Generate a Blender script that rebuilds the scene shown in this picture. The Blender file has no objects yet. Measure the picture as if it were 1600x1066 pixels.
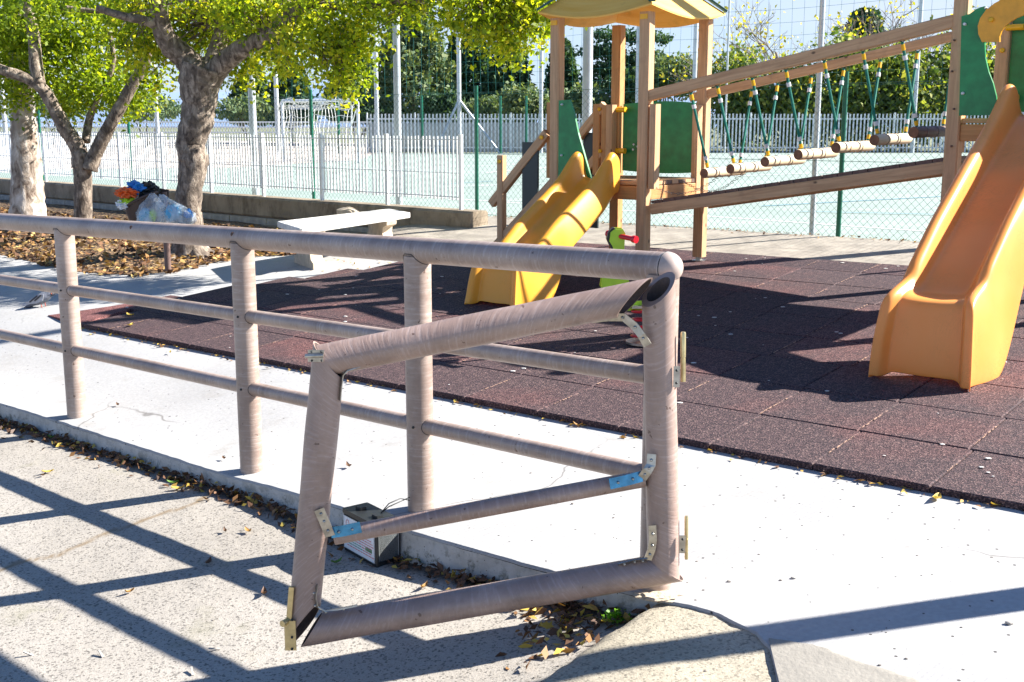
import bpy, bmesh, math, random
import numpy as np
from mathutils import Vector, Matrix, noise as mnoise
random.seed(7); RNG = np.random.default_rng(7)
R = math.radians
scene = bpy.context.scene
C = scene.collection

# ------------------------------------------------------------------ camera
F_PX = 1800.0                                   # focal length in pixels of the 1600 px wide photograph
PITCH = math.atan((533 - 197) / F_PX)
cam_d = bpy.data.cameras.new('camera'); cam = bpy.data.objects.new('camera', cam_d); C.objects.link(cam)
cam_d.sensor_width = 36; cam_d.lens = 36 * F_PX / 1600; cam_d.clip_start = 0.05; cam_d.clip_end = 3000
cam.location = (0, 0, 0); cam.rotation_euler = (R(90) - PITCH, 0, 0)
scene.camera = cam

# ------------------------------------------------------------------ sky and sun
SUN_AZ = R(80)      # to the right of straight ahead
SUN_EL = R(34.5)
SH = Vector((math.sin(SUN_AZ), math.cos(SUN_AZ), 0))
SUN = Vector((SH.x * math.cos(SUN_EL), SH.y * math.cos(SUN_EL), math.sin(SUN_EL)))
w = bpy.data.worlds.new('World'); scene.world = w; w.use_nodes = True
nt = w.node_tree; nt.nodes.clear()
wo = nt.nodes.new('ShaderNodeOutputWorld'); bg = nt.nodes.new('ShaderNodeBackground')
sky = nt.nodes.new('ShaderNodeTexSky'); sky.sky_type = 'NISHITA'; sky.sun_disc = False
sky.sun_elevation = SUN_EL; sky.sun_rotation = SUN_AZ
sky.air_density = 1.0; sky.dust_density = 0.3; sky.ozone_density = 6.0; sky.altitude = 0
# thin bright cloud, all round the sky
tc = nt.nodes.new('ShaderNodeTexCoord'); mp = nt.nodes.new('ShaderNodeMapping'); mp.inputs['Scale'].default_value = (1, 1, 3.2)
nz = nt.nodes.new('ShaderNodeTexNoise'); nz.inputs['Scale'].default_value = 2.2; nz.inputs['Detail'].default_value = 6
rp = nt.nodes.new('ShaderNodeValToRGB'); rp.color_ramp.elements[0].position = .40; rp.color_ramp.elements[1].position = .60
rp.color_ramp.elements[0].color = (.78, .78, .78, 1); rp.color_ramp.elements[1].color = (1, 1, 1, 1)
mx = nt.nodes.new('ShaderNodeMixRGB'); mx.inputs[2].default_value = (4.6, 5.4, 6.5, 1)
nt.links.new(tc.outputs['Generated'], mp.inputs[0]); nt.links.new(mp.outputs[0], nz.inputs[0]); nt.links.new(nz.outputs[0], rp.inputs[0])
sx = nt.nodes.new('ShaderNodeSeparateXYZ'); nt.links.new(tc.outputs['Generated'], sx.inputs[0])
hz = nt.nodes.new('ShaderNodeValToRGB'); hz.color_ramp.elements[0].position = .14; hz.color_ramp.elements[0].color = (1, 1, 1, 1); hz.color_ramp.elements[1].position = .30; hz.color_ramp.elements[1].color = (.03, .03, .03, 1)
nt.links.new(sx.outputs[2], hz.inputs[0]); ml = nt.nodes.new('ShaderNodeMixRGB'); ml.blend_type = 'MULTIPLY'; ml.inputs[0].default_value = 1
nt.links.new(rp.outputs[0], ml.inputs[1]); nt.links.new(hz.outputs[0], ml.inputs[2]); nt.links.new(ml.outputs[0], mx.inputs[0]); tn = nt.nodes.new('ShaderNodeMixRGB'); tn.blend_type = 'MULTIPLY'; tn.inputs[0].default_value = 1; tn.inputs[2].default_value = (.70, .93, 1.12, 1); nt.links.new(sky.outputs[0], tn.inputs[1]); nt.links.new(tn.outputs[0], mx.inputs[1]); nt.links.new(mx.outputs[0], bg.inputs[0])
bg.inputs[1].default_value = 0.05
nt.links.new(bg.outputs[0], wo.inputs[0])
sl = bpy.data.lights.new('sun', 'SUN'); sl.energy = 5.0; sl.angle = R(0.55); sl.color = (1, .955, .89)
so = bpy.data.objects.new('sun', sl); C.objects.link(so); so.rotation_euler = SUN.to_track_quat('Z', 'Y').to_euler()
so.location = (8, 3, 10)
vs = scene.view_settings; vs.view_transform = 'Standard'; vs.look = 'None'; vs.exposure = 1.75; vs.gamma = 1; vs.use_curve_mapping = False

# ------------------------------------------------------------------ photogrammetry: where a pixel's ray meets the place
def ray(px, py):
    x = (px - 800) / F_PX; y = (533 - py) / F_PX
    return Vector((x, math.cos(PITCH) + y * math.sin(PITCH), -math.sin(PITCH) + y * math.cos(PITCH)))
def V(px, py, Y): r = ray(px, py); return r * (Y / r.y)
def atz(px, py, z): r = ray(px, py); return r * (z / r.z)
GA, GB, GC = .0575, .056, -1.677
P4 = Vector((.490, 3.467, 0)); ES = Vector((-.7365, .6765, 0)); ET = Vector((.6765, .7365, 0))
def st(x, y): dx = x - P4.x; dy = y - P4.y; return dx * ES.x + dy * ES.y, dx * ET.x + dy * ET.y
def xy(s, t): return P4.x + ES.x * s + ET.x * t, P4.y + ES.y * s + ET.y * t
def ss(a, b, x): x = max(0, min(1, (x - a) / (b - a))); return x * x * (3 - 2 * x)
CS = [-30, 0, 1.14, 2.26, 3.9, 7, 30]; CV = [0, 0, .013, -.06, -.083, -.10, -.10]
def S(x, y):                                    # top of the concrete pavement
    s, t = st(x, y)
    z = GC + GA * x + GB * y
    cap = -1.25 + .30 * ss(-2.2, -.4, x)
    k = .04; d = cap - z                        # smooth minimum
    z = z if d > k else (cap if d < -k else z - (k - d) ** 2 / (4 * k))
    return z + float(np.interp(s, CS, CV)) * (1 - ss(0, 1.1, t))
def kerb_t(s):
    return float(np.interp(s, [-9, -1.8, -1.13, -.74, -.56, -.458, -.37, -.215, -.1, .05, .3, 1, 2, 4, 8, 30], [-9.9, -1.7, -.95, -.5, -.275, -.133, -.073, -.037, -.048, -.078, -.11, -.17, -.095, -.105, -.2, -.3]))
ml0 = Vector((.02, 2.93)); ml1 = Vector((.42, 3.40))     # foot of the asphalt wedge, set below from pixels
def RD(x, y):                                   # road surface
    s, t = st(x, y)
    z = GC + GA * x + GB * y - .0213 * max(0, min(6, s))
    h = .085 * ss(-.75, .35, s) + .02 * ss(-.2, -1.2, t)
    d = (x - ml0.x) * (ml1.y - ml0.y) - (y - ml0.y) * (ml1.x - ml0.x); d /= (ml1 - ml0).length     # >0: on the wedge side
    wedge = ss(-.015, .05, d + .018 * mnoise.noise((x * 14, y * 14, 0))) * .05 * ss(-1.3, -.25, s)
    z = z - h + wedge + .003 * mnoise.noise((x * 2.3, y * 2.3, 3))
    kt = kerb_t(s)
    if t > kt - .7: z = z + (1 - ss(.15, .7, kt - t)) * (-z + min(z, S(x, y) - .004 - (.012 if s > 0 else .0) * ss(.25, 0, kt - t) - .07 * ss(0 if s > 0 else .03, .08, t - kt) - .004 * (1 + mnoise.noise((x * 30, y * 30, 8)))))
    return z + .0022 * mnoise.noise((x * 12, y * 12, 3))
def hit(px, py, surf=S, off=0.0):
    r = ray(px, py); z = -1.5
    for _ in range(25):
        p = r * (z / r.z); z = .5 * z + .5 * (surf(p.x, p.y) + off)
    return r * (z / r.z)
ml0 = hit(830, 1066, lambda x, y: -1.545).to_2d(); ml1 = hit(1030, 955, lambda x, y: -1.535).to_2d()

# ------------------------------------------------------------------ node materials
def nodes(name):
    m = bpy.data.materials.new(name); m.use_nodes = True; t = m.node_tree
    b = t.nodes['Principled BSDF']; return m, t, b
def N(t, kind, **kw):
    n = t.nodes.new(kind)
    for k, v in kw.items():
        if k.startswith('i_'): n.inputs[k[2:].replace('_', ' ')].default_value = v
        else: setattr(n, k, v)
    return n
def coord(t, src='Object', scale=(1, 1, 1), rot=(0, 0, 0)):
    c = t.nodes.new('ShaderNodeTexCoord'); m = t.nodes.new('ShaderNodeMapping')
    m.inputs['Scale'].default_value = scale; m.inputs['Rotation'].default_value = rot
    t.links.new(c.outputs[src], m.inputs[0]); return m.outputs[0]
def world_co(t, scale=(1, 1, 1), rot=(0, 0, 0)):
    g = t.nodes.new('ShaderNodeNewGeometry'); m = t.nodes.new('ShaderNodeMapping')
    m.inputs['Scale'].default_value = scale; m.inputs['Rotation'].default_value = rot
    t.links.new(g.outputs['Position'], m.inputs[0]); return m.outputs[0]
def noise(t, vec, scale, detail=4, rough=.55, dist=0):
    n = N(t, 'ShaderNodeTexNoise'); n.inputs['Scale'].default_value = scale; n.inputs['Detail'].default_value = detail
    n.inputs['Roughness'].default_value = rough; n.inputs['Distortion'].default_value = dist
    t.links.new(vec, n.inputs['Vector']); return n.outputs['Fac']
def voro(t, vec, scale, out='Distance', feature='F1'):
    n = N(t, 'ShaderNodeTexVoronoi', feature=feature); n.inputs['Scale'].default_value = scale
    t.links.new(vec, n.inputs['Vector']); return n.outputs[out]
def ramp(t, fac, stops):
    n = t.nodes.new('ShaderNodeValToRGB'); e = n.color_ramp.elements
    while len(e) < len(stops): e.new(.5)
    for el, (p, c) in zip(e, stops): el.position = p; el.color = (c, c, c, 1) if isinstance(c, (int, float)) else (*c, 1)
    t.links.new(fac, n.inputs[0]); return n.outputs[0]
def mix(t, fac, a, b, mode='MIX'):
    n = N(t, 'ShaderNodeMixRGB', blend_type=mode)
    for i, v in ((0, fac), (1, a), (2, b)):
        if hasattr(v, 'node'): t.links.new(v, n.inputs[i])
        else: n.inputs[i].default_value = v if i == 0 else ((v, v, v, 1) if isinstance(v, (int, float)) else (*v, 1))
    return n.outputs[0]
def bump(t, b, h, strength=.3, dist=.01, prev=None):
    n = t.nodes.new('ShaderNodeBump'); n.inputs['Strength'].default_value = strength; n.inputs['Distance'].default_value = dist
    t.links.new(h, n.inputs['Height'])
    if prev: t.links.new(prev, n.inputs['Normal'])
    t.links.new(n.outputs[0], b.inputs['Normal']); return n.outputs[0]
def setc(t, b, c):
    if hasattr(c, 'node'): t.links.new(c, b.inputs['Base Color'])
    else: b.inputs['Base Color'].default_value = (*c, 1)

def plain(name, c, rough=.6, metal=0, var=.12, scale=9, bumpy=0, coat=0, spec=.5):
    m, t, b = nodes(name); v = coord(t)
    n = noise(t, v, scale, 5)
    lo = tuple(x * (1 - var) for x in c); hi = tuple(min(1, x * (1 + var)) for x in c)
    setc(t, b, ramp(t, n, [(.3, lo), (.7, hi)]))
    b.inputs['Roughness'].default_value = rough; b.inputs['Metallic'].default_value = metal
    b.inputs['Specular IOR Level'].default_value = spec
    if coat: b.inputs['Coat Weight'].default_value = coat; b.inputs['Coat Roughness'].default_value = .15
    if bumpy: bump(t, b, noise(t, v, scale * 5, 4), bumpy, .01)
    return m

def m_concrete():
    m, t, b = nodes('pavement_concrete'); v = world_co(t)
    big = noise(t, v, .7, 5); fine = noise(t, v, 55, 3)
    col = ramp(t, big, [(.3, (.31, .302, .29)), (.7, (.385, .378, .362))])
    col = mix(t, .25, col, ramp(t, fine, [(.3, .30), (.7, .55)]))
    # small dark pits and specks, denser in patches
    sp = voro(t, v, 26); patch = noise(t, v, 1.6, 3)
    th = N(t, 'ShaderNodeMath', operation='MULTIPLY'); t.links.new(patch, th.inputs[0]); th.inputs[1].default_value = .25
    lt = N(t, 'ShaderNodeMath', operation='LESS_THAN'); t.links.new(sp, lt.inputs[0]); t.links.new(th.outputs[0], lt.inputs[1])
    sel = N(t, 'ShaderNodeMath', operation='GREATER_THAN'); sel.inputs[1].default_value = .70
    cr = N(t, 'ShaderNodeSeparateColor'); t.links.new(voro(t, v, 26, 'Color'), cr.inputs[0]); t.links.new(cr.outputs[0], sel.inputs[0])
    mm = N(t, 'ShaderNodeMath', operation='MULTIPLY'); t.links.new(lt.outputs[0], mm.inputs[0]); t.links.new(sel.outputs[0], mm.inputs[1])
    col = mix(t, mm.outputs[0], col, (.07, .065, .06))
    st_ = ramp(t, noise(t, v, 3.1, 6, .7), [(.56, 0.0), (.74, .6)])
    col = mix(t, st_, col, (.27, .25, .22))
    # broom lines run from the fence towards the mat
    vb = world_co(t, (1, 1, 1), (0, 0, R(-42)))
    wv = N(t, 'ShaderNodeTexWave', wave_type='BANDS', bands_direction='Y'); wv.inputs['Scale'].default_value = 17; wv.inputs['Distortion'].default_value = 1.6
    wv.inputs['Detail'].default_value = 3; wv.inputs['Detail Scale'].default_value = .6
    t.links.new(vb, wv.inputs['Vector'])
    mk = ramp(t, noise(t, v, 1.1, 3), [(.42, .0), (.62, 1.0)])
    gv = mix(t, mk, 0.5, wv.outputs['Fac'])
    col = mix(t, 1, col, ramp(t, gv, [(.05, .86), (.3, 1.0)]), 'MULTIPLY')
    hair = N(t, 'ShaderNodeTexVoronoi', feature='DISTANCE_TO_EDGE'); hair.inputs['Scale'].default_value = .55
    wv2 = N(t, 'ShaderNodeMixRGB', blend_type='ADD'); wv2.inputs[0].default_value = .12; t.links.new(v, wv2.inputs[1])
    nn = N(t, 'ShaderNodeTexNoise'); nn.inputs['Scale'].default_value = 5; t.links.new(v, nn.inputs['Vector']); t.links.new(nn.outputs['Color'], wv2.inputs[2]); t.links.new(wv2.outputs[0], hair.inputs['Vector'])
    hc_ = mix(t, 1, ramp(t, hair.outputs['Distance'], [(.0015, 1), (.004, 0)]), ramp(t, noise(t, v, .8, 2), [(.5, 0), (.6, .8)]), 'MULTIPLY')
    col = mix(t, hc_, col, (.12, .11, .10))
    setc(t, b, col); b.inputs['Roughness'].default_value = .9
    p = bump(t, b, gv, .13, .010); bump(t, b, fine, .25, .004, p)
    return m
def m_road():
    m, t, b = nodes('road_asphalt'); v = world_co(t)
    big = noise(t, v, 1.1, 4)
    base = ramp(t, big, [(.3, (.29, .262, .222)), (.7, (.385, .352, .305))])
    a = N(t, 'ShaderNodeSeparateColor'); t.links.new(voro(t, v, 150, 'Color'), a.inputs[0])
    g = ramp(t, a.outputs[0], [(.0, .35), (.12, .60), (.2, .92), (1, 1.08)])
    col = mix(t, 1.0, base, g, 'MULTIPLY')
    sp = ramp(t, voro(t, v, 120), [(.12, (.15, .15, .16)), (.24, (1, 1, 1))])
    col = mix(t, .55, col, mix(t, 1, col, mix(t, .0, sp, sp), 'MULTIPLY'))
    # brown hairline repair seam and mossy staining
    mo = ramp(t, noise(t, v, 1.7, 6, .65), [(.56, 0), (.72, .75)])
    col = mix(t, mo, col, (.20, .19, .11))
    at = N(t, 'ShaderNodeAttribute', attribute_name='wedge')
    wc = mix(t, 1, ramp(t, noise(t, v, 3, 4), [(.3, (.32, .28, .205)), (.7, (.41, .365, .28))]), ramp(t, a.outputs[0], [(.0, .45), (.25, .85), (1, 1.05)]), 'MULTIPLY')
    col = mix(t, at.outputs['Fac'], col, wc)
    at2 = N(t, 'ShaderNodeAttribute', attribute_name='soil')
    col = mix(t, at2.outputs['Fac'], col, mix(t, 1, (.075, .06, .045), ramp(t, a.outputs[0], [(0, .4), (1, 1.8)]), 'MULTIPLY'))
    at3 = N(t, 'ShaderNodeAttribute', attribute_name='crack')
    col = mix(t, at3.outputs['Fac'], col, (.20, .145, .085))
    setc(t, b, col); b.inputs['Roughness'].default_value = .88
    p = bump(t, b, voro(t, v, 160), .3, .002); bump(t, b, noise(t, v, 30, 6, .7), .35, .006, p)
    return m
def m_kerb():
    m, t, b = nodes('kerb_face'); v = world_co(t)
    n = noise(t, v, 9, 6, .65)
    col = ramp(t, n, [(.3, (.40, .38, .34)), (.6, (.54, .52, .48))])
    d = ramp(t, noise(t, v, 14, 6, .75), [(.52, 0), (.6, .85)])
    at = N(t, 'ShaderNodeAttribute', attribute_name='low')
    mm = mix(t, 1, d, at.outputs['Fac'], 'MULTIPLY')
    col = mix(t, mm, col, (.05, .055, .025))
    sp = ramp(t, voro(t, v, 45), [(.07, 1), (.11, 0)]); col = mix(t, sp, col, (.12, .10, .08))
    setc(t, b, col); b.inputs['Roughness'].default_value = .95
    p = bump(t, b, n, .7, .02); bump(t, b, noise(t, v, 70, 3), .4, .006, p)
    return m
def m_rubber():
    m, t, b = nodes('rubber_granules'); v = coord(t)
    oi = t.nodes.new('ShaderNodeObjectInfo')
    cells = N(t, 'ShaderNodeSeparateColor'); t.links.new(voro(t, v, 190, 'Color'), cells.inputs[0])
    wear_shine = noise(t, world_co(t), 1.3, 4, .6)
    dark = ramp(t, cells.outputs[0], [(0, (.016, .011, .014)), (.5, (.050, .031, .035)), (.85, (.105, .062, .062)), (1, (.19, .125, .11))])
    red = ramp(t, cells.outputs[0], [(0, (.03, .012, .012)), (.5, (.12, .04, .038)), (1, (.30, .14, .12))])
    f = mix(t, .18, wear_shine, oi.outputs['Random'])
    col = mix(t, ramp(t, f, [(.50, .0), (.72, .65)]), dark, red)
    at = N(t, 'ShaderNodeAttribute', attribute_name='redder', attribute_type='OBJECT')
    at.attribute_name = '["redder"]'
    col = mix(t, at.outputs['Fac'], col, mix(t, 1, red, (1.1, 1.1, 1.15), 'MULTIPLY'))
    setc(t, b, col); b.inputs['Roughness'].default_value = .85; b.inputs['Specular IOR Level'].default_value = .3
    p = bump(t, b, voro(t, v, 190), .6, .004); bump(t, b, noise(t, v, 6, 3), .2, .01, p)
    return m
def m_tube(name='taupe_paint', tint=(1, 1, 1), wear_shine=.5):
    m, t, b = nodes(name)
    v = coord(t, 'UV', (1, 1, 1)); vs_ = coord(t, 'UV', (7, 85, 1)); vt = coord(t, 'UV', (22, 130, 1))
    o = coord(t)
    base = ramp(t, noise(t, o, 4, 5), [(.3, tuple(a * c for a, c in zip((.27, .195, .155), tint))), (.7, tuple(a * c for a, c in zip((.39, .30, .25), tint)))])
    band = noise(t, vs_, 1, 5, .7)
    col = mix(t, ramp(t, band, [(.50, 0), (.72, wear_shine)]), base, tuple(a * c for a, c in zip((.62, .545, .51), tint)))  # pale brushed bands, with highlights painted into the tube colour
    scr = ramp(t, noise(t, vt, 1, 3, .6, .3), [(.66, 0), (.72, .8)])
    pat = ramp(t, noise(t, o, 7, 3), [(.55, 0), (.66, 1)])
    col = mix(t, mix(t, 1, scr, pat, 'MULTIPLY'), col, (.08, .055, .05))
    blot = ramp(t, noise(t, o, 5, 6, .7), [(.48, 0), (.66, .6)]); col = mix(t, blot, col, (.20, .135, .105))
    chip = ramp(t, noise(t, o, 34, 3, .5), [(.70, 0), (.72, .85)]); col = mix(t, chip, col, (.10, .05, .03))
    grime = ramp(t, noise(t, o, 13, 6, .7), [(.58, 0), (.75, .6)])
    col = mix(t, grime, col, (.12, .085, .07))
    setc(t, b, col)
    t.links.new(ramp(t, band, [(.3, .33), (.7, .52)]), b.inputs['Roughness'])
    b.inputs['Specular IOR Level'].default_value = .8
    p = bump(t, b, band, .4, .005); bump(t, b, noise(t, vt, 1, 4), .18, .003, p)
    return m
def m_wood(name, c1, c2, scale=1.0, rough=.6):
    m, t, b = nodes(name)
    v = coord(t, 'UV', (26 * scale, 1.4 * scale, 1)); v2 = coord(t, 'UV', (5, 3, 1)); oi = t.nodes.new('ShaderNodeObjectInfo')
    ad = N(t, 'ShaderNodeVectorMath', operation='ADD'); t.links.new(v, ad.inputs[0])
    cb = t.nodes.new('ShaderNodeCombineXYZ'); mlt = N(t, 'ShaderNodeMath', operation='MULTIPLY'); mlt.inputs[1].default_value = 40
    t.links.new(oi.outputs['Random'], mlt.inputs[0]); t.links.new(mlt.outputs[0], cb.inputs[0]); t.links.new(mlt.outputs[0], cb.inputs[1])
    t.links.new(cb.outputs[0], ad.inputs[1])
    g = noise(t, ad.outputs[0], 1.6, 6, .6, .8)
    col = ramp(t, g, [(.3, c1), (.7, c2)])
    kn = voro(t, v2, 1.5); k = ramp(t, kn, [(.045, 1), (.09, 0)])
    col = mix(t, k, col, tuple(x * .3 for x in c1))
    st_ = ramp(t, noise(t, coord(t), 5, 5, .7), [(.55, 0), (.75, .5)])
    col = mix(t, st_, col, tuple(x * .55 for x in c1))
    setc(t, b, col); b.inputs['Roughness'].default_value = rough
    bump(t, b, g, .3, .004); return m
def m_plastic(name, c, c2, rough=.32):
    m, t, b = nodes(name); v = coord(t)
    n = noise(t, v, 2.5, 3)
    col = ramp(t, n, [(.3, c), (.7, c2)])
    vv = coord(t, 'Object', (1, 1, 1)); 
    scr = N(t, 'ShaderNodeTexNoise'); scr.inputs['Scale'].default_value = 3; scr.inputs['Detail'].default_value = 9; scr.inputs['Roughness'].default_value = .75; scr.inputs['Distortion'].default_value = 4
    t.links.new(coord(t, 'Object', (2, 9, 2)), scr.inputs['Vector'])
    s2 = ramp(t, scr.outputs['Fac'], [(.49, 0), (.50, .85), (.51, 0)])
    pat = ramp(t, noise(t, v, 3.7, 2), [(.5, 0), (.65, 1)])
    col = mix(t, mix(t, 1, s2, pat, 'MULTIPLY'), col, tuple(x * .35 for x in c))
    d = ramp(t, noise(t, v, 9, 7, .8), [(.62, 0), (.8, .4)]); col = mix(t, d, col, tuple(x * .5 for x in c))
    setc(t, b, col); b.inputs['Roughness'].default_value = rough
    b.inputs['Specular IOR Level'].default_value = .5
    bump(t, b, noise(t, v, 40, 3), .06, .003)
    tr = t.nodes.new('ShaderNodeBsdfTranslucent'); t.links.new(mix(t, 1, col, (1, .9, .6), 'MULTIPLY'), tr.inputs[0]); ms = t.nodes.new('ShaderNodeMixShader'); ms.inputs[0].default_value = .22
    t.links.new(b.outputs[0], ms.inputs[1]); t.links.new(tr.outputs[0], ms.inputs[2]); t.links.new(ms.outputs[0], t.nodes['Material Output'].inputs[0]); return m
def m_leaf(name, cols, trans=.55, rough=.45):
    m, t, b = nodes(name)
    at = N(t, 'ShaderNodeAttribute', attribute_name='rnd')
    n = len(cols); col = ramp(t, at.outputs['Fac'], [(i / (n - 1), c) for i, c in enumerate(cols)])
    setc(t, b, col); b.inputs['Roughness'].default_value = rough; b.inputs['Specular IOR Level'].default_value = .35
    tr = t.nodes.new('ShaderNodeBsdfTranslucent'); t.links.new(mix(t, 1, col, (1.9, 1.8, .6), 'MULTIPLY'), tr.inputs[0])
    ms = t.nodes.new('ShaderNodeMixShader'); ms.inputs[0].default_value = trans
    t.links.new(b.outputs[0], ms.inputs[1]); t.links.new(tr.outputs[0], ms.inputs[2])
    t.links.new(ms.outputs[0], t.nodes['Material Output'].inputs[0]); return m
def m_bark(name, c1, c2, c3, scale=6):
    m, t, b = nodes(name); v = coord(t, 'Object', (1, 1, .45))
    n = noise(t, v, scale, 7, .65, .6); n2 = noise(t, coord(t), scale * .45, 4)
    col = ramp(t, n, [(.36, c1), (.48, c2), (.64, c3)])
    col = mix(t, ramp(t, n2, [(.5, 0), (.62, .7)]), col, tuple(x * .6 for x in c2))
    setc(t, b, col); b.inputs['Roughness'].default_value = .9
    p = bump(t, b, n, .8, .03); bump(t, b, noise(t, v, scale * 9, 4), .4, .008, p); return m
def m_wall():
    m, t, b = nodes('stained_concrete'); v = world_co(t)
    n = noise(t, v, 3, 6, .6)
    col = ramp(t, n, [(.3, (.22, .175, .12)), (.7, (.37, .30, .215))])
    stn = noise(t, world_co(t, (1, 1, .5)), 3.5, 7, .75)
    col = mix(t, ramp(t, stn, [(.48, 0), (.66, .75)]), col, (.09, .06, .035))
    col = mix(t, ramp(t, voro(t, v, 22), [(.05, 1), (.09, 0)]), col, (.06, .05, .04))
    setc(t, b, col); b.inputs['Roughness'].default_value = .93; bump(t, b, noise(t, v, 30, 5), .5, .01); return m
def m_clear(name, col, alpha, rough=.25):
    m, t, b = nodes(name); setc(t, b, col); b.inputs['Roughness'].default_value = rough
    tr = t.nodes.new('ShaderNodeBsdfTransparent'); ms = t.nodes.new('ShaderNodeMixShader')
    n = noise(t, coord(t), 14, 4); t.links.new(ramp(t, n, [(.3, max(0, alpha - .2)), (.7, min(1, alpha + .2))]), ms.inputs[0])
    t.links.new(tr.outputs[0], ms.inputs[1]); t.links.new(b.outputs[0], ms.inputs[2]); t.links.new(ms.outputs[0], t.nodes['Material Output'].inputs[0])
    bump(t, b, n, .6, .02); return m
def m_court():
    m, t, b = nodes('court_paint'); v = world_co(t)
    n = noise(t, v, .25, 5, .6); col = ramp(t, n, [(.3, (.21, .272, .235)), (.7, (.275, .335, .295))])
    col = mix(t, ramp(t, noise(t, v, 1.5, 6, .7), [(.48, 0), (.7, .7)]), col, (.34, .39, .35))
    setc(t, b, col); b.inputs['Roughness'].default_value = .85; return m
def m_mulch():
    m, t, b = nodes('leaf_litter_soil'); v = world_co(t)
    c = N(t, 'ShaderNodeSeparateColor'); t.links.new(voro(t, v, 34, 'Color'), c.inputs[0])
    col = ramp(t, c.outputs[0], [(0, (.035, .02, .012)), (.4, (.10, .055, .03)), (.7, (.22, .13, .06)), (1, (.40, .27, .13))])
    setc(t, b, col); b.inputs['Roughness'].default_value = .9; bump(t, b, voro(t, v, 34), .9, .02); return m
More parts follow.
